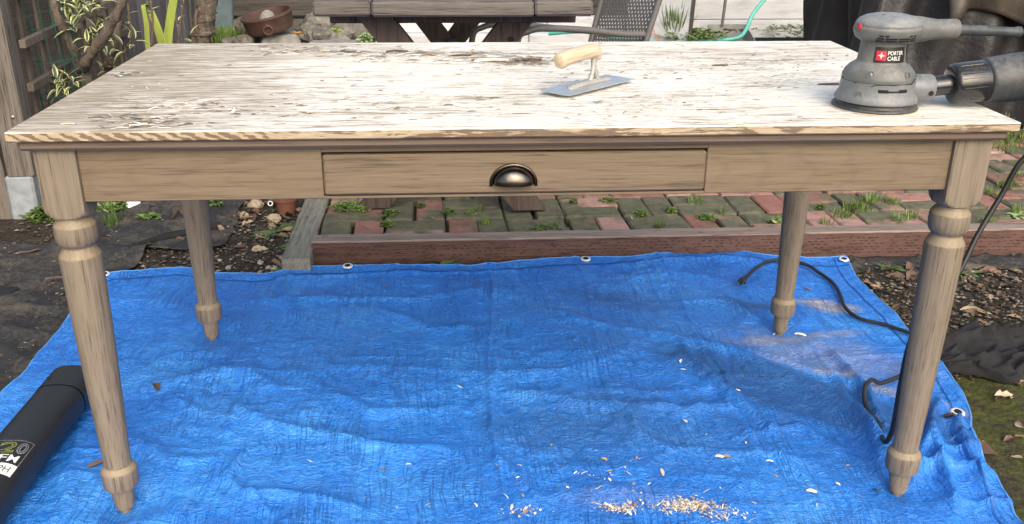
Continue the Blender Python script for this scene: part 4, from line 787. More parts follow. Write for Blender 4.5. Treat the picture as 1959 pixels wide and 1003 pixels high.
# --- covered grill at the upper right
gr = thing('covered_grill', 'large black draped grill cover standing behind the sander', 'grill cover', (2.35, 3.0, .04))
n1, n2 = 260, 60; rows = []
X0, X1, Yf, Yb, Zt = 1.80, 3.25, 2.78, 3.45, 1.02
per = [(X0, Yb)]+[(X0, Yf)]+[(X1, Yf)]+[(X1, Yb)]; seglen = [Yb-Yf, X1-X0, Yb-Yf]; tot = sum(seglen)
for j in range(n2+1):
    vv_ = j/n2; z = .035+(Zt-.035)*(1-vv_); row = []
    for i in range(n1+1):
        s_ = i/n1*tot
        if s_ < seglen[0]: x, y, nx, nyy = X0, Yb-s_, -1, 0
        elif s_ < seglen[0]+seglen[1]: x, y, nx, nyy = X0+(s_-seglen[0]), Yf, 0, -1
        else: x, y, nx, nyy = X1, Yf+(s_-seglen[0]-seglen[1]), 1, 0
        fl = .045*math.sin(s_*13+1.2*math.sin(vv_*3+s_*2))*(.25+vv_)+.022*math.sin(s_*31+vv_*5)+.03*math.sin(s_*5+vv_*4); fl += .03*vv_+float(vnoise(np.array([s_]), np.array([vv_]), 120, 6, 4)[0])*.03
        inset = .10*max(0, 1-vv_*6)**2
        row.append((x+nx*(fl-inset)-2.35, y+nyy*(fl-inset)-3.0, z-.04))
    rows.append(row)
m = MB(); m.grid(rows); b0 = [(p[0]*.86, p[1]*.8, p[2]+.02) for p in rows[0]]; m.grid([rows[0], b0]); m.add(b0, [tuple(range(len(b0)))]); o = m.obj('cover_skirt', M_COVER, gr, True, ang=180); o.modifiers.new('s', 'SOLIDIFY').thickness = .004
rows = []
for j in range(26):
    vv_ = j/25; row = []
    for i in range(90):
        uu = i/89; x = 2.03+uu*1.25; zl = .50+.10*math.sin(uu*7+.4)-.06*uu+.16*max(0, uu-.32)**1.0; z = 1.03-(1.03-zl)*vv_; y = 2.74-.11*vv_-.05*math.sin(uu*16+2*vv_)*vv_-.035*math.sin(uu*37)*vv_-.03*math.sin(vv_*9+uu*5)
        row.append((x-2.35, y-3.0, z-.04))
    rows.append(row)
m = MB(); m.grid(rows); o = m.obj('cover_flap', M_COVERBROWN, gr, True, ang=180); o.modifiers.new('s', 'SOLIDIFY').thickness = .004
MB().box((.05, -.285, .60), (.18, .012, .10), None, .004).obj('cover_pocket', M_COVER, gr)
# --- hose, pink string, dustpan
m = MB(); hp = [A(1480, -20, 5.1), A(1462, 0, 5.1), A(1440, 28, 5.05), A(1428, 55, 5.0), A(1415, 71, 4.95), A(1385, 77, 4.95), A(1340, 80, 4.9), A(1270, 83, 4.7), A(1215, 78, 4.4), A(1180, 73, 4.2), A(1145, 66, 4.2), A(1110, 60, 4.2), A(1050, 64, 4.3)]
m.tube(spline(hp, 8), .0135, 10); tag(m.obj('garden_hose', M_TEAL, None, True), 'teal green garden hose looping past the white wall and the patio chair', 'hose')
m = MB(); m.tube(spline([A(1246, 38, 4.3), A(1250, 55, 4.3), A(1255, 72, 4.25), A(1262, 84, 4.2), A(1275, 90, 4.2)], 6), .004, 6); tag(m.obj('pink_string', M_PINK, None, True), 'thin pink string beside the patio chair back', 'string')
dc = A(1395, 66, 5.15); dp = thing('dustpan', 'grey upright dustpan full of dead leaves against the white wall', 'dustpan', (dc.x, 5.15, .06))
m = MB(); m.add([(-.15, -.10, 0), (.16, -.10, 0), (.14, .10, 0), (-.13, .10, 0), (-.15, -.10, .03), (.16, -.10, .03), (.14, .10, .11), (-.13, .10, .11)], [(0, 1, 2, 3), (3, 2, 6, 7), (0, 3, 7, 4), (1, 2, 6, 5)]); o = m.obj('pan', M_DUSTPAN, dp); o.modifiers.new('s', 'SOLIDIFY').thickness = .006
MB().tube([(-.03, .09, .10), (-.01, .12, .35), (.02, .14, .75)], .011, 10).obj('handle_pole', M_GREYMETAL, dp, True)
# --- left details: wire cage
wc = A(108, 100, 2.05); wg = thing('wire_cage', 'green coated wire plant cage in front of the trellis', 'wire cage', (wc.x, 2.05, .05))
rad_c = .085
for k in range(14):
    a = 2*math.pi*k/14; MB().tube([(rad_c*math.cos(a)+.02, rad_c*math.sin(a), .0), (rad_c*math.cos(a)-.03, rad_c*math.sin(a), .80)], .0014, 5).obj('upright_wire', M_WIRE, wg)
for z in (.10, .22, .34, .46, .58, .70): MB().tube([(rad_c*math.cos(a)+.02-.0625*z, rad_c*math.sin(a), z+.012*math.cos(a)) for a in [2*math.pi*k/24 for k in range(25)]], .0017, 5, False).obj('wire_ring', M_WIRE, wg, True)

# ================================================================ PLANTS
def var_sprig(m, base, d, n, L, spread=.9, s_=1.0):
    d = Vector(d).normalized(); a = Vector((0, 0, 1)) if abs(d.z) < .9 else Vector((1, 0, 0)); x = d.cross(a).normalized(); y = d.cross(x)
    n = max(3, int(n*.62))
    for k in range(n):
        an = k*2.4+random.random(); t_ = k/max(1, n-1); dd = d*(1.1-spread*.8*(1-t_))+x*(math.cos(an)*spread)+y*(math.sin(an)*spread)
        m.leaf(Vector(base)+d*(L*.55*t_), dd, (0, 0, 1), L*random.uniform(.75, 1.15)*s_, L*.30*random.uniform(.8, 1.15), random.uniform(.1, .55), 0, 1, random.uniform(.1, .3))
sh = thing('variegated_shrub', 'woody shrub with cream-edged green leaves behind the left end of the table', 'shrub', (-1.33, 2.15, .06))
S_ = lambda p: Vector(p)-Vector((-1.33, 2.15, .06))
def limb(pts, r_, name='branch', mat=M_BARK, seg=10, gnarl=.25):
    P = spline([S_(p) for p in pts], 6); n = len(P); m = MB(); m.tube(P, [(r_[0]+(r_[1]-r_[0])*i/n)*(1+gnarl*random.uniform(-1, 1)) for i in range(n)], seg); m.v = [(x+random.gauss(0, r_[1]*.10), y+random.gauss(0, r_[1]*.10), z) for x, y, z in m.v]; return m.obj(name, mat, sh, True, ang=180)
limb([(A(178, 200, 2.1)).xyz-Vector((0, 0, .32)), A(175, 195, 2.1), A(160, 135, 2.1), A(150, 110, 2.1)], (.022, .020), 'trunk'); limb([A(160, 130, 2.08), A(172, 108, 2.0), A(205, 60, 1.94), A(235, 5, 1.9), A(250, -40, 1.88)], (.019, .015)); limb([A(158, 135, 2.1), A(135, 85, 2.04), A(110, 30, 2.0), A(92, -25, 2.0)], (.018, .014))
limb([A(205, 130, 2.35), A(222, 70, 2.3), A(228, 30, 2.3), A(232, -30, 2.3)], (.020, .014)); 
for q in ([A(215, 125, 2.2), A(192, 90, 2.15), A(183, 40, 2.1), A(178, -10, 2.1)], [A(235, 105, 2.2), A(252, 70, 2.2), A(247, 30, 2.2), A(243, -10, 2.2)], [A(290, 90, 2.4), A(292, 40, 2.4), A(288, 0, 2.4)], [A(340, 88, 2.5), A(345, 45, 2.5), A(352, 0, 2.5)], [A(215, 110, 2.2), A(195, 130, 2.2), A(208, 150, 2.2)]): limb(q, (.005, .003), 'twig', M_TWIG, 6, .1)
m = MB()
for px, py, y, n, L, d in ((140, 52, 2.02, 11, .085, (-.3, -.2, 1)), (150, 25, 2.03, 13, .09, (.1, -.3, 1)), (175, 20, 2.03, 9, .08, (.4, -.3, 1)), (128, 18, 2.03, 8, .08, (-.5, -.2, .9)), (185, 62, 2.03, 9, .075, (.3, -.2, 1)), (168, 82, 2.03, 7, .06, (-.2, -.3, .6)), (180, 85, 2.04, 6, .055, (.5, -.3, .4)), (198, 45, 2.06, 6, .06, (.4, 0, 1)), (205, 80, 2.05, 5, .05, (.6, -.2, .3)), (244, 36, 2.2, 6, .05, (0, 0, 1)), (250, 66, 2.2, 7, .05, (.2, -.2, 1)), (257, 78, 2.2, 5, .055, (.3, -.3, .5)), (237, 92, 2.2, 5, .06, (0, -.4, .7)), (220, 92, 2.2, 5, .05, (-.4, -.3, .5)), (217, 128, 2.2, 5, .05, (0, -.2, .8)), (200, 135, 2.2, 4, .045, (-.6, -.2, .5)), (190, 10, 2.1, 8, .07, (.3, 0, 1)), (160, 5, 2.05, 9, .08, (0, 0, 1)), (289, 24, 2.4, 5, .04, (0, 0, 1)), (342, 42, 2.5, 6, .045, (0, 0, 1)), (365, 72, 2.45, 6, .055, (0, -.2, 1)), (350, 5, 2.5, 5, .04, (0, 0, 1)), (120, 163, 1.98, 14, .06, (-.2, -.4, .6)), (132, 150, 1.98, 9, .055, (.2, -.4, .8)), (108, 150, 1.98, 8, .055, (-.5, -.3, .6)), (140, 160, 1.98, 8, .05, (.4, -.3, .5)), (112, 172, 1.98, 8, .05, (-.1, -.5, .3)), (235, 0, 2.2, 6, .05, (0, 0, 1))):
    var_sprig(m, S_(A(px, py, y))-Vector(d).normalized()*.02, d, n, L)
m.obj('foliage', [M_LG, M_LC], sh, True, ang=180)
# strap-leaved plant
st = thing('strap_leaf_plant', 'tall yellow-green strap leaves rising behind the back left table corner', 'plant', (A(320, 88, 2.55).x, 2.55, .08))
o0 = Vector((A(320, 88, 2.55).x, 2.55, .08))
for pts, wd in (([A(335, 150, 2.55), A(322, 88, 2.55), A(325, 45, 2.55), A(332, 0, 2.55), A(338, -40, 2.56)], .036), ([A(325, 150, 2.55), A(312, 88, 2.55), A(300, 50, 2.55), A(288, 20, 2.56)], .034), ([A(300, 150, 2.5), A(284, 92, 2.5), A(281, 50, 2.5), A(274, 10, 2.5)], .022), ([A(285, 14, 2.55), A(281, 8, 2.53), A(275, 9, 2.5)], .020)):
    P = spline([p-o0 for p in pts], 6); n = len(P); rows = []
    for i, p in enumerate(P):
        t_ = i/(n-1); ww = wd*(1-.25*t_**3)*(.8+.2*min(1, t_*3)); rows.append([p+Vector((-ww/2, -.004, 0)), p+Vector((0, .006, 0)), p+Vector((ww/2, -.004, 0))])
    m = MB(); m.grid(rows); o = m.obj('blade', M_LY, st, True, ang=180); o.modifiers.new('s', 'SOLIDIFY').thickness = .002
# gnarled trunk
tr_ = thing('gnarled_tree', 'gnarled rough-barked small tree trunk behind the table', 'tree', (A(385, 88, 2.6).x, 2.6, .07)); o0 = Vector((A(385, 88, 2.6).x, 2.6, .07))
P = spline([Vector((.02, 0, -.05)), Vector((.012, 0, .15)), A(384, 88, 2.6)-o0, A(388, 62, 2.6)-o0, A(392, 35, 2.6)-o0, A(398, 0, 2.6)-o0, A(404, -40, 2.6)-o0, A(395, -120, 2.6)-o0], 10); n = len(P); m = MB(); sg = 22
T_ = []
for i, p in enumerate(P):
    r_ = .040*(1+.22*math.exp(-((i-n*.42)/3)**2)+.16*math.exp(-((i-n*.55)/2)**2)); T_.append([p+Vector((math.cos(2*math.pi*k/sg), math.sin(2*math.pi*k/sg), 0))*r_*(1+.07*math.sin(k*1.7+i*.21)+random.gauss(0, .075)) for k in range(sg)])
m.grid(T_, closed=True); m.obj('trunk', M_BARK, tr_, True, ang=180)
m = MB(); m.tube(spline([A(380, 75, 2.56)-o0, A(374, 40, 2.55)-o0, A(377, 18, 2.55)-o0], 5), [.007]*11, 7); m.obj('dead_stub', M_TWIG, tr_, True)
m = MB()
for k in range(60):
    a = random.random()*6.28; m.leaf(A(404, -130, 2.6)-o0+Vector((random.gauss(0, .2), random.gauss(0, .2), random.gauss(.1, .12))), (math.cos(a), math.sin(a), .4), (0, 0, 1), .07, .03)
m.obj('crown', M_LG, tr_, True)
# weeds
def tuft(n, L, spread, wd=.004, kind='grass'):
    m = MB()
    if kind == 'clover': n = int(n*1.5)
    for k in range(n):
        a = random.random()*6.283; r_ = random.random()**.5*spread*random.uniform(.5, 1.25); b_ = Vector((math.cos(a)*r_, math.sin(a)*r_, 0)); an = a+random.gauss(0, .7); up = random.uniform(.7, 2.2)
        if kind == 'grass': m.leaf(b_, (math.cos(an)*.6, math.sin(an)*.6, up), (math.cos(an), math.sin(an), .1), L*random.uniform(.5, 1.15), wd, random.uniform(.0, .35), fold=.1, n=3)
        elif kind == 'clover':
            h = Vector((b_.x, b_.y, L*random.uniform(.1, 1.1)*(1-.5*r_/spread))); tl = random.uniform(-.3, .8)
            for j in range(3): m.leaf(h, (math.cos(an+j*2.1), math.sin(an+j*2.1), .25+tl*math.cos(j*2.1)), (random.gauss(0, .4), random.gauss(0, .4), 1), wd*random.uniform(1.2, 2.2), wd*random.uniform(.8, 1.4), .3, fold=.15, n=3)
        elif kind == 'broad': m.leaf(b_*.3, (math.cos(an), math.sin(an), random.uniform(.25, .8)), (0, 0, 1), L*random.uniform(.6, 1.1), wd, random.uniform(.2, .6), fold=.12, n=5)
    return m
WZ = lambda x, y: (.054-.008*(x+.5)) if (x > -.55 and y > 1.38) else gh(x, y)
def weed(px, py, n, L, sp, kind, mat, label, group=None, cat='weed', name='weed', z=None, wd=None, y=None):
    if y is None: c = G(px, py, .05 if z is None else z)
    else: c = A(px, py, y)
    zz = WZ(c.x, c.y)-.003 if y is None else c.z; o = tuft(n, L, sp, wd or {'grass': .004, 'clover': .006, 'broad': .03}[kind], kind).obj(name, mat, None, True, loc=(c.x, c.y, zz), ang=180); return tag(o, label, cat, group)
gl = 'small green tuft growing in a joint of the brick paving'; gg = 'weeds in the brick joints'
JW = sorted(((665, 398, 90, .055, 'clover'), (688, 405, 50, .03, 'clover'), (745, 412, 60, .028, 'clover'), (740, 432, 45, .02, 'clover'), (806, 398, 26, .012, 'clover'), (858, 408, 30, .02, 'clover'), (897, 410, 22, .02, 'clover'), (928, 428, 28, .016, 'grass'), (915, 405, 16, .015, 'grass'), (1097, 386, 20, .012, 'clover'), (1165, 384, 40, .03, 'clover'), (1228, 408, 60, .022, 'clover'), (1284, 402, 36, .016, 'clover'), (1330, 385, 30, .03, 'grass'), (1352, 415, 70, .028, 'clover'), (1045, 437, 50, .06, 'clover'), (1262, 434, 26, .02, 'grass'), (1484, 420, 46, .02, 'clover'), (1380, 405, 16, .02, 'grass'), (1640, 395, 110, .05, 'grass'), (1665, 380, 60, .03, 'grass'), (1610, 408, 60, .04, 'grass'), (1705, 384, 60, .03, 'grass'), (1580, 425, 20, .02, 'grass'), (1720, 415, 30, .03, 'grass'), (1745, 410, 26, .02, 'grass'), (1900, 365, 40, .03, 'grass'), (1925, 350, 50, .03, 'grass'), (1945, 400, 40, .02, 'grass'), (1935, 345, 40, .03, 'clover'), (1890, 420, 40, .03, 'grass'), (1950, 330, 30, .03, 'grass'), (1570, 392, 20, .015, 'clover')))
ORD = 'first second third fourth fifth sixth seventh eighth ninth tenth eleventh twelfth thirteenth fourteenth fifteenth sixteenth seventeenth eighteenth nineteenth'.split()
for zone, lo_, hi_ in (('left of centre', 0, 870), ('under the drawer', 870, 1240), ('before the back right leg', 1240, 1520), ('between the right legs', 1520, 1790), ('at the right edge', 1790, 2000)):
    for q, (px, py, n, sp, k) in enumerate([t_ for t_ in JW if lo_ <= t_[0] < hi_]):
        weed(px, py, n, .032 if k == 'grass' else .018, sp, k, M_LG2, f"{ORD[q]} green {'grass' if k == 'grass' else 'leafy'} tuft from left in brick joints {zone}", gg)
for px, py, L, lb in ((770, 505, .055, 'flat green broad-leaved weed at the timber foot behind the tarp'), (845, 506, .06, 'leafy green weed with a pale bud against the timber foot'), (670, 510, .05, 'single broad green leaf weed near the left end of the timber'), (1700, 500, .055, 'green weed sprawling between the timber and the front right leg'), (1850, 505, .075, 'dark green broad-leaved weed right of the front right leg'), (1955, 480, .05, 'bright green weed at the right frame edge before the timber'), (1480, 492, .05, 'green weed left of the back right leg by the timber'), (1550, 490, .045, 'small weed behind the tarp corner, right of the back right leg')):
    weed(px, py, 12, L, .01, 'broad', M_LG, lb, z=0, wd=.024)
weed(1945, 405, 14, .05, .01, 'broad', M_LP, 'pale green leafy weed on the bricks at the right frame edge', wd=.02)
weed(80, 428, 150, .05, .05, 'clover', M_LG2, 'dense bright green weed clump at the base of the fence post', 'garden plants', z=0, wd=.009)
weed(225, 400, 160, .05, .06, 'clover', M_LG2, 'bright green clump behind the front left leg', z=.02, wd=.009); weed(285, 425, 110, .045, .04, 'clover', M_LG2, 'green clump among dead leaves left of the back left leg', z=.02, wd=.009)
weed(215, 432, 22, .085, .02, 'grass', M_LG, 'spiky green plant beside the front left leg', z=.02, wd=.010); weed(410, 400, 60, .05, .03, 'clover', M_LG, 'green sprig right of the back left leg top', z=.02, wd=.010)
weed(250, 488, 40, .03, .022, 'broad', M_LP, 'pale green succulent rosette at the end of the black pipe', z=.01, wd=.018)
weed(545, 432, 16, .075, .02, 'broad', M_LG, 'dark green leafy plant left of the grey edging board', z=.02, wd=.030); weed(505, 450, 12, .065, .02, 'broad', M_LG, 'dark green leaves lying among dead leaves on the soil', z=.01, wd=.028); weed(545, 395, 12, .05, .01, 'broad', M_LG, 'small green shoot beside the terracotta pot', z=.03, wd=.016)
weed(560, 480, 40, .03, .03, 'clover', M_LG2, 'low weeds under the end of the grey edging board', z=0); weed(545, 512, 30, .02, .03, 'clover', M_LG2, 'sparse weeds at the tarp edge left of the timber', z=0)
weed(435, 82, 260, .10, .10, 'grass', M_LG2, 'bright green mossy clump at the foot of the blue board', y=4.75, wd=.008); weed(640, 78, 120, .07, .05, 'clover', M_LY, 'yellow-green weed growing among the rocks', y=4.6, wd=.014); weed(600, 55, 120, .06, .08, 'clover', M_LG, 'dark green ground plants behind the rocks', y=5.1, wd=.014); weed(700, 86, 60, .07, .04, 'clover', M_LP, 'pale green plant at the foot of the left picnic leg', y=4.3, wd=.014)
weed(1290, 62, 160, .20, .08, 'grass', M_LG2, 'tall green grass clump beside the white door slab', y=5.0, wd=.010)['kind'] = 'stuff'; weed(1320, 72, 260, .06, .22, 'clover', M_LG2, 'low green weeds along the foot of the white wall', y=5.0, wd=.014)['kind'] = 'stuff'; weed(1540, 66, 160, .06, .35, 'clover', M_LG, 'scattered green weeds at the right end of the white wall', y=5.2, wd=.012)['kind'] = 'stuff'
weed(1945, 255, 200, .07, .22, 'grass', M_LG2, 'strip of green grass in front of the grill cover', wd=.006)['kind'] = 'stuff'; weed(1900, 268, 120, .05, .18, 'grass', M_LG2, 'thin grass at the far edge of the bricks by the table end', wd=.006)['kind'] = 'stuff'

# ================================================================ LITTER
def leafmesh(seed, L=.05, W=.022, curl=.8):
    random.seed(seed); m = MB(); n = 7; rows = []
    tw = random.uniform(-.5, .5)
    for i in range(n+1):
        t_ = i/n; ww = W*math.sin(math.pi*min(1, t_**.75*.96+.03)); a = (t_-.5)*curl
        rows.append([Vector(((t_-.5)*L, k*ww, (abs(k)*ww*random.uniform(.3, 1.1)+math.cos(a*2)*-.3*L*curl*.3+k*ww*tw*t_+.008*curl))) for k in (-1, -.5, 0, .5, 1)])
    m.grid(rows); return m
LMESH = []
for k in range(8):
    o = leafmesh(k, random.uniform(.045, .075), random.uniform(.009, .017), random.uniform(.4, 1.1)).obj('l', M_DL[k % 3], None, True, ang=180); o.data.materials.clear(); o.data.materials.append(M_DL[k % 3]); LMESH.append(o.data); bpy.data.objects.remove(o)
random.seed(21)
def dleaf(px, py, label, k=None, s_=1.0, group=None, ontarp=False, z=None, tilt=.3, y=None):
    c = G(px, py, z) if y is None else A(px, py, y); o = bpy.data.objects.new('dead_leaf', LMESH[random.randrange(8) if k is None else k]); COL.objects.link(o)
    zz = (tz(c.x, c.y) if ontarp else WZ(c.x, c.y)) if y is None else c.z
    o.location = (c.x, c.y, zz+.004*s_); o.rotation_euler = (random.gauss(0, tilt), random.gauss(0, tilt), random.random()*6.28); o.scale = (s_,)*3; return tag(o, label, 'leaf', group)
dleaf(1595, 490, 'curled tan leaf standing against the timber at the tarp corner', 0, 1.5, tilt=.5); dleaf(1140, 497, 'pale brown leaf lying behind the middle grommet', 2, 1.5); dleaf(640, 503, 'upright brown leaf at the left end of the timber', 0, 1.0, tilt=.8); dleaf(1265, 493, 'small reddish leaf standing behind the tarp hem', 1, .7, tilt=.9)
dleaf(1880, 628, 'curled tan leaf on the mossy soil right of the front right leg', 0, 1.2); dleaf(1925, 758, 'pale dry leaf on the moss at the right edge', 2, 1.1); dleaf(1878, 853, 'grey-brown leaf beside the right grommet of the tarp', 1, 1.2); dleaf(1938, 735, 'tan leaf leaning on another at the right frame edge', 0, .9); dleaf(1915, 728, 'small pale round leaf on the moss', 2, .7)
dleaf(303, 762, 'small reddish brown leaf on the tarp left of centre', 1, .55, ontarp=True); dleaf(1805, 832, 'dark brown curled leaf on the tarp below the right grommet', 1, .7, ontarp=True); dleaf(1385, 893, 'tan leaf fragment on the tarp near the front right leg', 0, .5, ontarp=True); dleaf(1545, 566, 'small tan leaf on the tarp beside the cord', 0, .5, ontarp=True); dleaf(1677, 950, 'pale brown leaf scrap on the tarp before the front right leg', 2, .6, ontarp=True)
dleaf(335, 412, 'large dry brown strap leaf left of the back left leg', 2, 2.4, z=.03); dleaf(300, 395, 'long grey-brown dead leaf among the weeds', 1, 2.2, z=.03); dleaf(360, 405, 'curled brown leaf touching the back left leg', 1, 1.8, z=.03); dleaf(425, 445, 'small tan curled leaf right of the back left leg', 0, 1.0, z=.01); bs_ = dleaf(62, 482, 'long pinkish brown bark strip on the black fabric', 1, 1.6, tilt=.08); bs_.scale = (2.3, .8, .6); bs_.rotation_euler = (.05, 0, R(38))
L1, L2, L3 = 'brown dead leaf in the litter left of the grey edging board', 'dry leaf in the litter on the soil right of the tarp', 'dead leaf in the litter behind the front left leg'
for k in range(34): dleaf(random.uniform(455, 575), random.gauss(430, 28), L1, None, random.uniform(.5, 1.2), 'leaf litter by the edging board', z=.02)
for k in range(46):
    px = random.uniform(1660, 1958); py = random.gauss(545, 40)
    if py < 502 or px < 1640+(py-520)*.95: continue
    dleaf(px, py, L2, None, random.uniform(.4, 1.1), 'leaf litter right of the tarp')
for k in range(22): dleaf(random.uniform(195, 420), random.gauss(415, 22), L3, None, random.uniform(.6, 1.4), 'leaf litter behind the front left leg', z=.02)
for k in range(10): dleaf(random.uniform(1860, 1955), random.uniform(690, 960), 'small leaf scrap on the moss right of the tarp', None, random.uniform(.25, .6), 'leaf scraps on the moss')
for k in range(9): dleaf(random.uniform(1372, 1425), random.uniform(56, 70), 'dead leaf lying in the grey dustpan', 1, random.uniform(.8, 1.3), 'leaves in the dustpan', y=5.12)
for k in range(8): dleaf(random.uniform(640, 1900), random.uniform(395, 440), 'pale dry leaf scrap on the brick paving', 2, random.uniform(.3, .6), 'leaf scraps on the bricks', z=.05)
# snail shells and pebbles
def shell(px, py, s_, label, mat=M_PEBBLE, grp='pale shells and pebbles on the soil', z=.01):
    c = G(px, py, z); rock((c.x, c.y, WZ(c.x, c.y)+s_*.5), (s_, s_*.9, s_*.75), int(px*7+py), None, mat); o = bpy.context.scene.collection.objects[-1]; o.name = 'pebble'; return tag(o, label, 'pebble', grp)
pl_ = 'pale rounded pebble or shell on the dark soil behind the tarp'
for px, py, s_ in ((497, 497, .010), (512, 503, .009), (525, 505, .012), (519, 514, .011), (505, 524, .012), (462, 532, .013), (496, 510, .008), (284, 530, .011), (258, 532, .010), (352, 512, .008), (420, 495, .008), (436, 505, .009)): shell(px, py, s_, pl_)
for px, py, s_ in ((315, 432, .020), (330, 434, .018), (490, 395, .026), (525, 418, .022), (520, 428, .014)): shell(px, py, s_, 'tan snail shell among the dead leaves behind the table', M_DL[2], 'snail shells in the litter', .02)
# terracotta pot, tag, pipe, twig, crumpled cloth
c = G(545, 400, .03); o = MB().lathe([(.030, 0), (.037, .055), (.042, .057), (.043, .072), (.037, .072), (.030, .012), (0, .01)], 24).obj('terracotta_pot', M_TERRA, None, True, loc=(c.x, c.y+.03, gh(c.x, c.y)-.005)); tag(o, 'small terracotta pot half hidden behind the drawer, left of the edging board', 'pot')
c = G(518, 390, .05); o = thing('hose_fitting', 'small white ring fitting with dark centre beside the terracotta pot', 'fitting', (c.x, c.y, c.z)); MB().lathe([(.006, 0), (.009, 0), (.009, .010), (.006, .010)], 18, Matrix.Rotation(R(65), 3, 'X')).obj('ring', M_WHITE, o, True); MB().lathe([(.0062, .001), (.0062, .0106)], 14, Matrix.Rotation(R(65), 3, 'X')).obj('dark_centre', M_SDARK, o)
c = G(255, 392, .04); o = MB().box((0, 0, 0), (.05, .002, .022), Matrix.Rotation(R(-25), 3, 'X'), 0).obj('plant_tag', M_WHITE, None, loc=(c.x, c.y, c.z)); tag(o, 'white plastic tag among the weeds below the apron', 'tag')
m = MB(); P = [G(247, 487, .014), G(290, 468, .018), G(330, 453, .022), G(375, 440, .028), G(420, 428, .032)]; P = [Vector((p.x, p.y, gh(p.x, p.y)+.016)) for p in P]; m.tube(spline(P, 5), .0135, 12); tag(m.obj('black_pipe', M_CLOTH, None, True), 'black plastic pipe lying on the soil behind the left leg', 'pipe')
m = MB(); m.tube(spline([gp(172, 918, .006), gp(188, 912, .008), gp(205, 905, .006)], 4), [.003, .0035, .0042, .0045, .005, .005, .0045, .004, .003], 7); tag(m.obj('dark_twig', M_TWIG, None, True), 'short dark twig on the tarp beside the front left foot', 'twig')
m = MB(); P = [G(88, 546), G(108, 541), G(130, 540)]; m.tube(spline([Vector((p.x, p.y, gh(p.x, p.y)+.022)) for p in P], 4), .0035, 6); tag(m.obj('thin_twig', M_TWIG, None, True), 'thin grey twig on the black fabric beside the front left leg', 'twig')
n1, n2 = 150, 70; U, V = np.meshgrid(np.linspace(0, 1, n1), np.linspace(0, 1, n2)); cx0 = G(1800, 712); X = cx0.x-.05+U*.62+vnoise(U, V, 201, 3)*.05; Y = .60+.12*U+(V-.5)*(.15+.05*np.sin(U*5))*np.clip(U*3.5, 0, 1)**.5*(1+.5*vnoise(U, V*0, 209, 9, 1))+vnoise(U, V, 202, 5)*.06
w1 = vnoise(U, V, 203, 4, 3); fold = (1-np.abs(vnoise(U*1.0+.35*V+.3*w1, V, 206, 4, 9))*2)**3; fold2 = (1-np.abs(vnoise(U-.4*V, V+.3*w1, 207, 11, 7))*2)**3
env = np.sin(np.pi*V)**.5*np.clip(U*7, 0, 1)**.6; Z = -0.010-.0165*X+.003+env*(.018+.050*fold+.026*fold2+.014*vnoise(U, V, 208, 18)); Y = Y+.03*fold*(V-.4)+.02*w1; X = X+.02*fold2
o = np_grid_obj('black_cloth', X, Y, Z, M_CLOTH); tag(o, 'crumpled black cloth on the moss right of the front right leg', 'cloth')
c = G(0, 590); o = np_grid_obj('black_plastic_flap', *(lambda U, V: (c.x-.22+U*.20+.03*V, c.y-.10+V*.22, .012+.055*np.sin(U*2.6+.4)*(1-.6*V)+.01*np.sin(V*9)))(*np.meshgrid(np.linspace(0, 1, 24), np.linspace(0, 1, 24))), M_BLOW); o.modifiers.new('s', 'SOLIDIFY').thickness = .003; tag(o, 'bent black plastic flap at the left frame edge on the fabric', 'plastic sheet')

# --- soil crumbs (uncountable)
def crumbs(name, pts, mats, smin, smax, label, cat, flat=.6, elong=1.6, parent=None):
    n = len(pts); rr = np.random.default_rng(n); base = np.array([(1, 0, 0), (-1, 0, 0), (0, 1, 0), (0, -1, 0), (0, 0, 1), (0, 0, -1)], float); F = [(0, 2, 4), (2, 1, 4), (1, 3, 4), (3, 0, 4), (2, 0, 5), (1, 2, 5), (3, 1, 5), (0, 3, 5)]
    sz = smin+(smax-smin)*rr.random(n)**2.5; an = rr.random(n)*6.28; el = 1+(elong-1)*rr.random(n)*2
    V = base[None]*np.stack([sz*el, sz, sz*flat], -1)[:, None, :]*(1+.3*(rr.random((n, 6, 1))-.5)); ca_, sa_ = np.cos(an)[:, None], np.sin(an)[:, None]
    V = np.stack([V[..., 0]*ca_-V[..., 1]*sa_, V[..., 0]*sa_+V[..., 1]*ca_, V[..., 2]], -1)+np.asarray(pts)[:, None, :]
    me = bpy.data.meshes.new(name); fi = (np.array(F)[None]+np.arange(n)[:, None, None]*6).reshape(-1, 3); me.from_pydata(V.reshape(-1, 3).tolist(), [], fi.tolist())
    for mm in mats: me.materials.append(mm)
    me.polygons.foreach_set('material_index', np.repeat(rr.integers(0, len(mats), n), 8).astype(np.int32)); o = bpy.data.objects.new(name, me); COL.objects.link(o); tag(o, label, cat, None, 'stuff'); return o
M_CR = [simple('crumb_dark', (.045, .036, .028), rough=.95, bump=0), simple('crumb_brown', (.11, .085, .065), rough=.95, bump=0), simple('crumb_grey', (.17, .155, .135), rough=.95, bump=0), simple('crumb_pale', (.34, .29, .22), rough=.9, bump=0)]
pts = []
for k in range(9000):
    if k % 3 == 0: px, py = random.uniform(1640, 1959), random.uniform(495, 720)
    elif k % 3 == 1: px, py = random.uniform(180, 600), random.uniform(395, 540)
    else:
        px, py = random.uniform(0, 200), random.uniform(430, 760)
        if k % 9 != 2: continue
    c = G(px, py)
    if -1.14 < c.x < 1.09 and c.y < 1.22 or (c.x > -.6 and c.y > 1.25 and c.x < 1.1): continue
    if c.x > -.56 and c.y > 1.28: continue
    pts.append((c.x, c.y, gh(c.x, c.y)+random.uniform(.002, .012)))
crumbs('soil_crumbs', pts, [M_CR[0], M_CR[0], M_CR[0], M_CR[1], M_CR[1], M_CR[1], M_CR[2], M_CR[2], M_CR[3]], .002, .008, 'loose soil crumbs and grit around the tarp', 'soil')
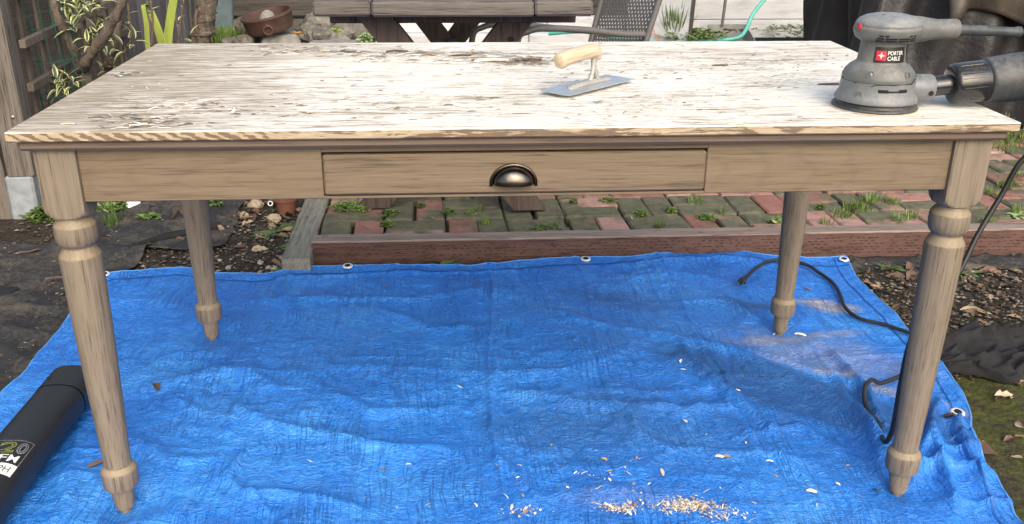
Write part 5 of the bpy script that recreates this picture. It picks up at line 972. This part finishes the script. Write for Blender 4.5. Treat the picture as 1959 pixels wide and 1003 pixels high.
# --- wood shavings on the tarp
def sliver(m, c, L, W, a, mat, curl=0, lift=.0015, tilt=0):
    d = Vector((math.cos(a), math.sin(a), tilt)); s_ = Vector((-math.sin(a), math.cos(a), 0)); n = 3 if curl else 1; rows = []
    for i in range(n+1):
        t_ = i/n-.5; p = Vector(c)+d*(L*t_)+Vector((0, 0, lift+curl*L*(.25-t_*t_)))+s_*(random.gauss(0, .05)*L); ww = W*(.35 if i in (0, n) else 1)*.5+.0004; rows.append([p-s_*ww, p+s_*ww+Vector((0, 0, W*.25))])
    m.grid(rows, mat)
m = MB()
for (px, py, n, sx, sy) in ((1310, 989, 330, 30, 6), (1190, 993, 130, 20, 5), (1380, 1003, 90, 26, 6), (1000, 1002, 40, 18, 5), (1150, 940, 26, 40, 18), (1240, 975, 30, 110, 14)):
    for k in range(n):
        c = G(random.gauss(px, sx), random.gauss(py, sy)); sliver(m, (c.x, c.y, tz(c.x, c.y)), random.uniform(.002, .008)+(.014 if random.random() < .14 else 0), random.uniform(.0005, .0016)+(.0035 if random.random() < .12 else 0), random.random()*6.28, random.choice((0, 0, 2, 1, 2)), random.uniform(0, .7), random.uniform(.0008, .004))
o = m.obj('wood_shavings', [M_CHIP[0], M_CHIP[1], M_CHIP[3]]); tag(o, 'heaps of pale wood shavings on the front of the tarp', 'shavings', None, 'stuff')
spots = [(1265, 925, .026), (1310, 820, .012), (1350, 846, .010), (1055, 872, .008), (880, 757, .014), (733, 912, .016), (782, 903, .010), (595, 902, .018), (1155, 903, .014), (1217, 900, .011), (1100, 930, .012), (1240, 948, .010), (1375, 893, .018), (1425, 865, .010), (1470, 902, .014), (1482, 929, .010), (1415, 955, .010), (1495, 858, .008), (1300, 718, .020), (1305, 730, .012), (950, 918, .010), (993, 915, .012), (1000, 975, .012), (910, 988, .014), (820, 982, .012), (990, 940, .008), (1165, 945, .012), (1560, 985, .012), (1640, 965, .014), (1620, 905, .010), (1550, 960, .02), (1600, 945, .012), (1715, 905, .010), (870, 575, .012), (1180, 540, .008), (740, 563, .020), (1480, 645, .012), (1530, 650, .03), (1255, 770, .010), (1410, 765, .012), (760, 985, .008), (700, 965, .008), (1085, 960, .010), (1440, 985, .014)]
cm = []
for k in range(8):
    m = MB(); random.seed(k); sliver(m, (0, 0, 0), 1, random.uniform(.2, .45), 0, 0, random.uniform(.05, .4)); o = m.obj('c', M_CHIP[(0, 3, 1, 3, 0, 3, 1, 0)[k]]); cm.append(o.data); bpy.data.objects.remove(o)
random.seed(5)
for px, py, L in spots:
    c = G(px, py); o = bpy.data.objects.new('wood_chip', cm[random.randrange(8)]); COL.objects.link(o); o.location = (c.x, c.y, tz(c.x, c.y)+.002); o.scale = (L, L, L); o.rotation_euler = (0, 0, random.random()*6.28); tag(o, 'small pale wood chip lying alone on the blue tarp', 'wood chip', 'wood chips scattered on the tarp')
# --- splinters and dust on the table top
m = MB()
def onT(px, py): return G(px, py, HT)
for (px, py, n, sx, sy, mats, L) in ((700, 100, 160, 90, 6, (2, 2, 0, 3), .022), (860, 112, 220, 110, 6, (2, 2, 1, 0, 3), .026), (1000, 118, 160, 40, 4, (2, 2, 1), .024), (560, 96, 70, 40, 4, (2, 1, 0), .018), (280, 238, 120, 55, 8, (3, 0, 2), .020), (330, 205, 70, 60, 10, (3, 2, 1), .018), (640, 205, 160, 160, 14, (3, 2, 1), .014), (1150, 135, 120, 90, 12, (3, 2, 1), .012), (1450, 120, 260, 130, 20, (1, 2, 3), .012), (235, 143, 40, 25, 3, (3, 2), .016), (950, 170, 360, 420, 45, (3, 0, 2, 1), .010), (1300, 190, 260, 220, 30, (3, 0, 1), .010)):
    for k in range(n):
        c = onT(random.gauss(px, sx), random.gauss(py, sy))
        if abs(c.x) > TW/2-.02 or not .015 < c.y < TD-.015: continue
        sliver(m, (c.x, c.y, HT), random.uniform(.3, 1)*L*1.4, random.uniform(.0008, .0026), random.gauss(0, .35)+(math.pi if k % 2 else 0), random.choice(mats), random.choice((0, .1, .3)), .0008, random.choice((0, 0, .15)))
o = m.obj('splinter_litter', M_CHIP); tag(o, 'loose splinters and sanding litter strewn over the table top', 'splinters', None, 'stuff')
for px, py, L, a, k, lb in ((940, 118, .075, .05, 3, 'long pale veneer strip lifting beside the dark split'), (880, 108, .05, -.1, 2, 'dark torn veneer strip along the split'), (820, 106, .04, .1, 1, 'curled veneer strip at the middle of the split'), (660, 100, .05, -.08, 2, 'dark veneer sliver at the left end of the split'), (900, 103, .03, 1.2, 1, 'upright tan splinter standing on the split'), (1010, 117, .06, .02, 2, 'dark torn sliver left of the trowel handle'), (1378, 126, .035, .02, 2, 'lone dark sliver on the table right of the trowel'), (1590, 163, .05, .03, 2, 'dark lifted veneer edge left of the sander'), (760, 100, .05, 0, 2, 'thin dark veneer sliver near the back edge'), (265, 240, .028, .4, 3, 'white peeled flake near the front left corner'), (300, 226, .026, -.6, 3, 'white curled shaving left of the drawer line'), (130, 238, .022, 0, 0, 'small oval pale flake at the left end of the table'), (445, 215, .02, 1.3, 3, 'white standing sliver in the left half of the table')):
    c = onT(px, py); m = MB(); random.seed(int(px)); sliver(m, (0, 0, 0), L, L*.11+.001, a, 0, .08, .001, .5 if a > 1 else .02); o = m.obj('veneer_strip', M_CHIP[k], None, loc=(c.x, c.y, HT)); o.modifiers.new('s', 'SOLIDIFY').thickness = .0008; tag(o, lb, 'splinter')
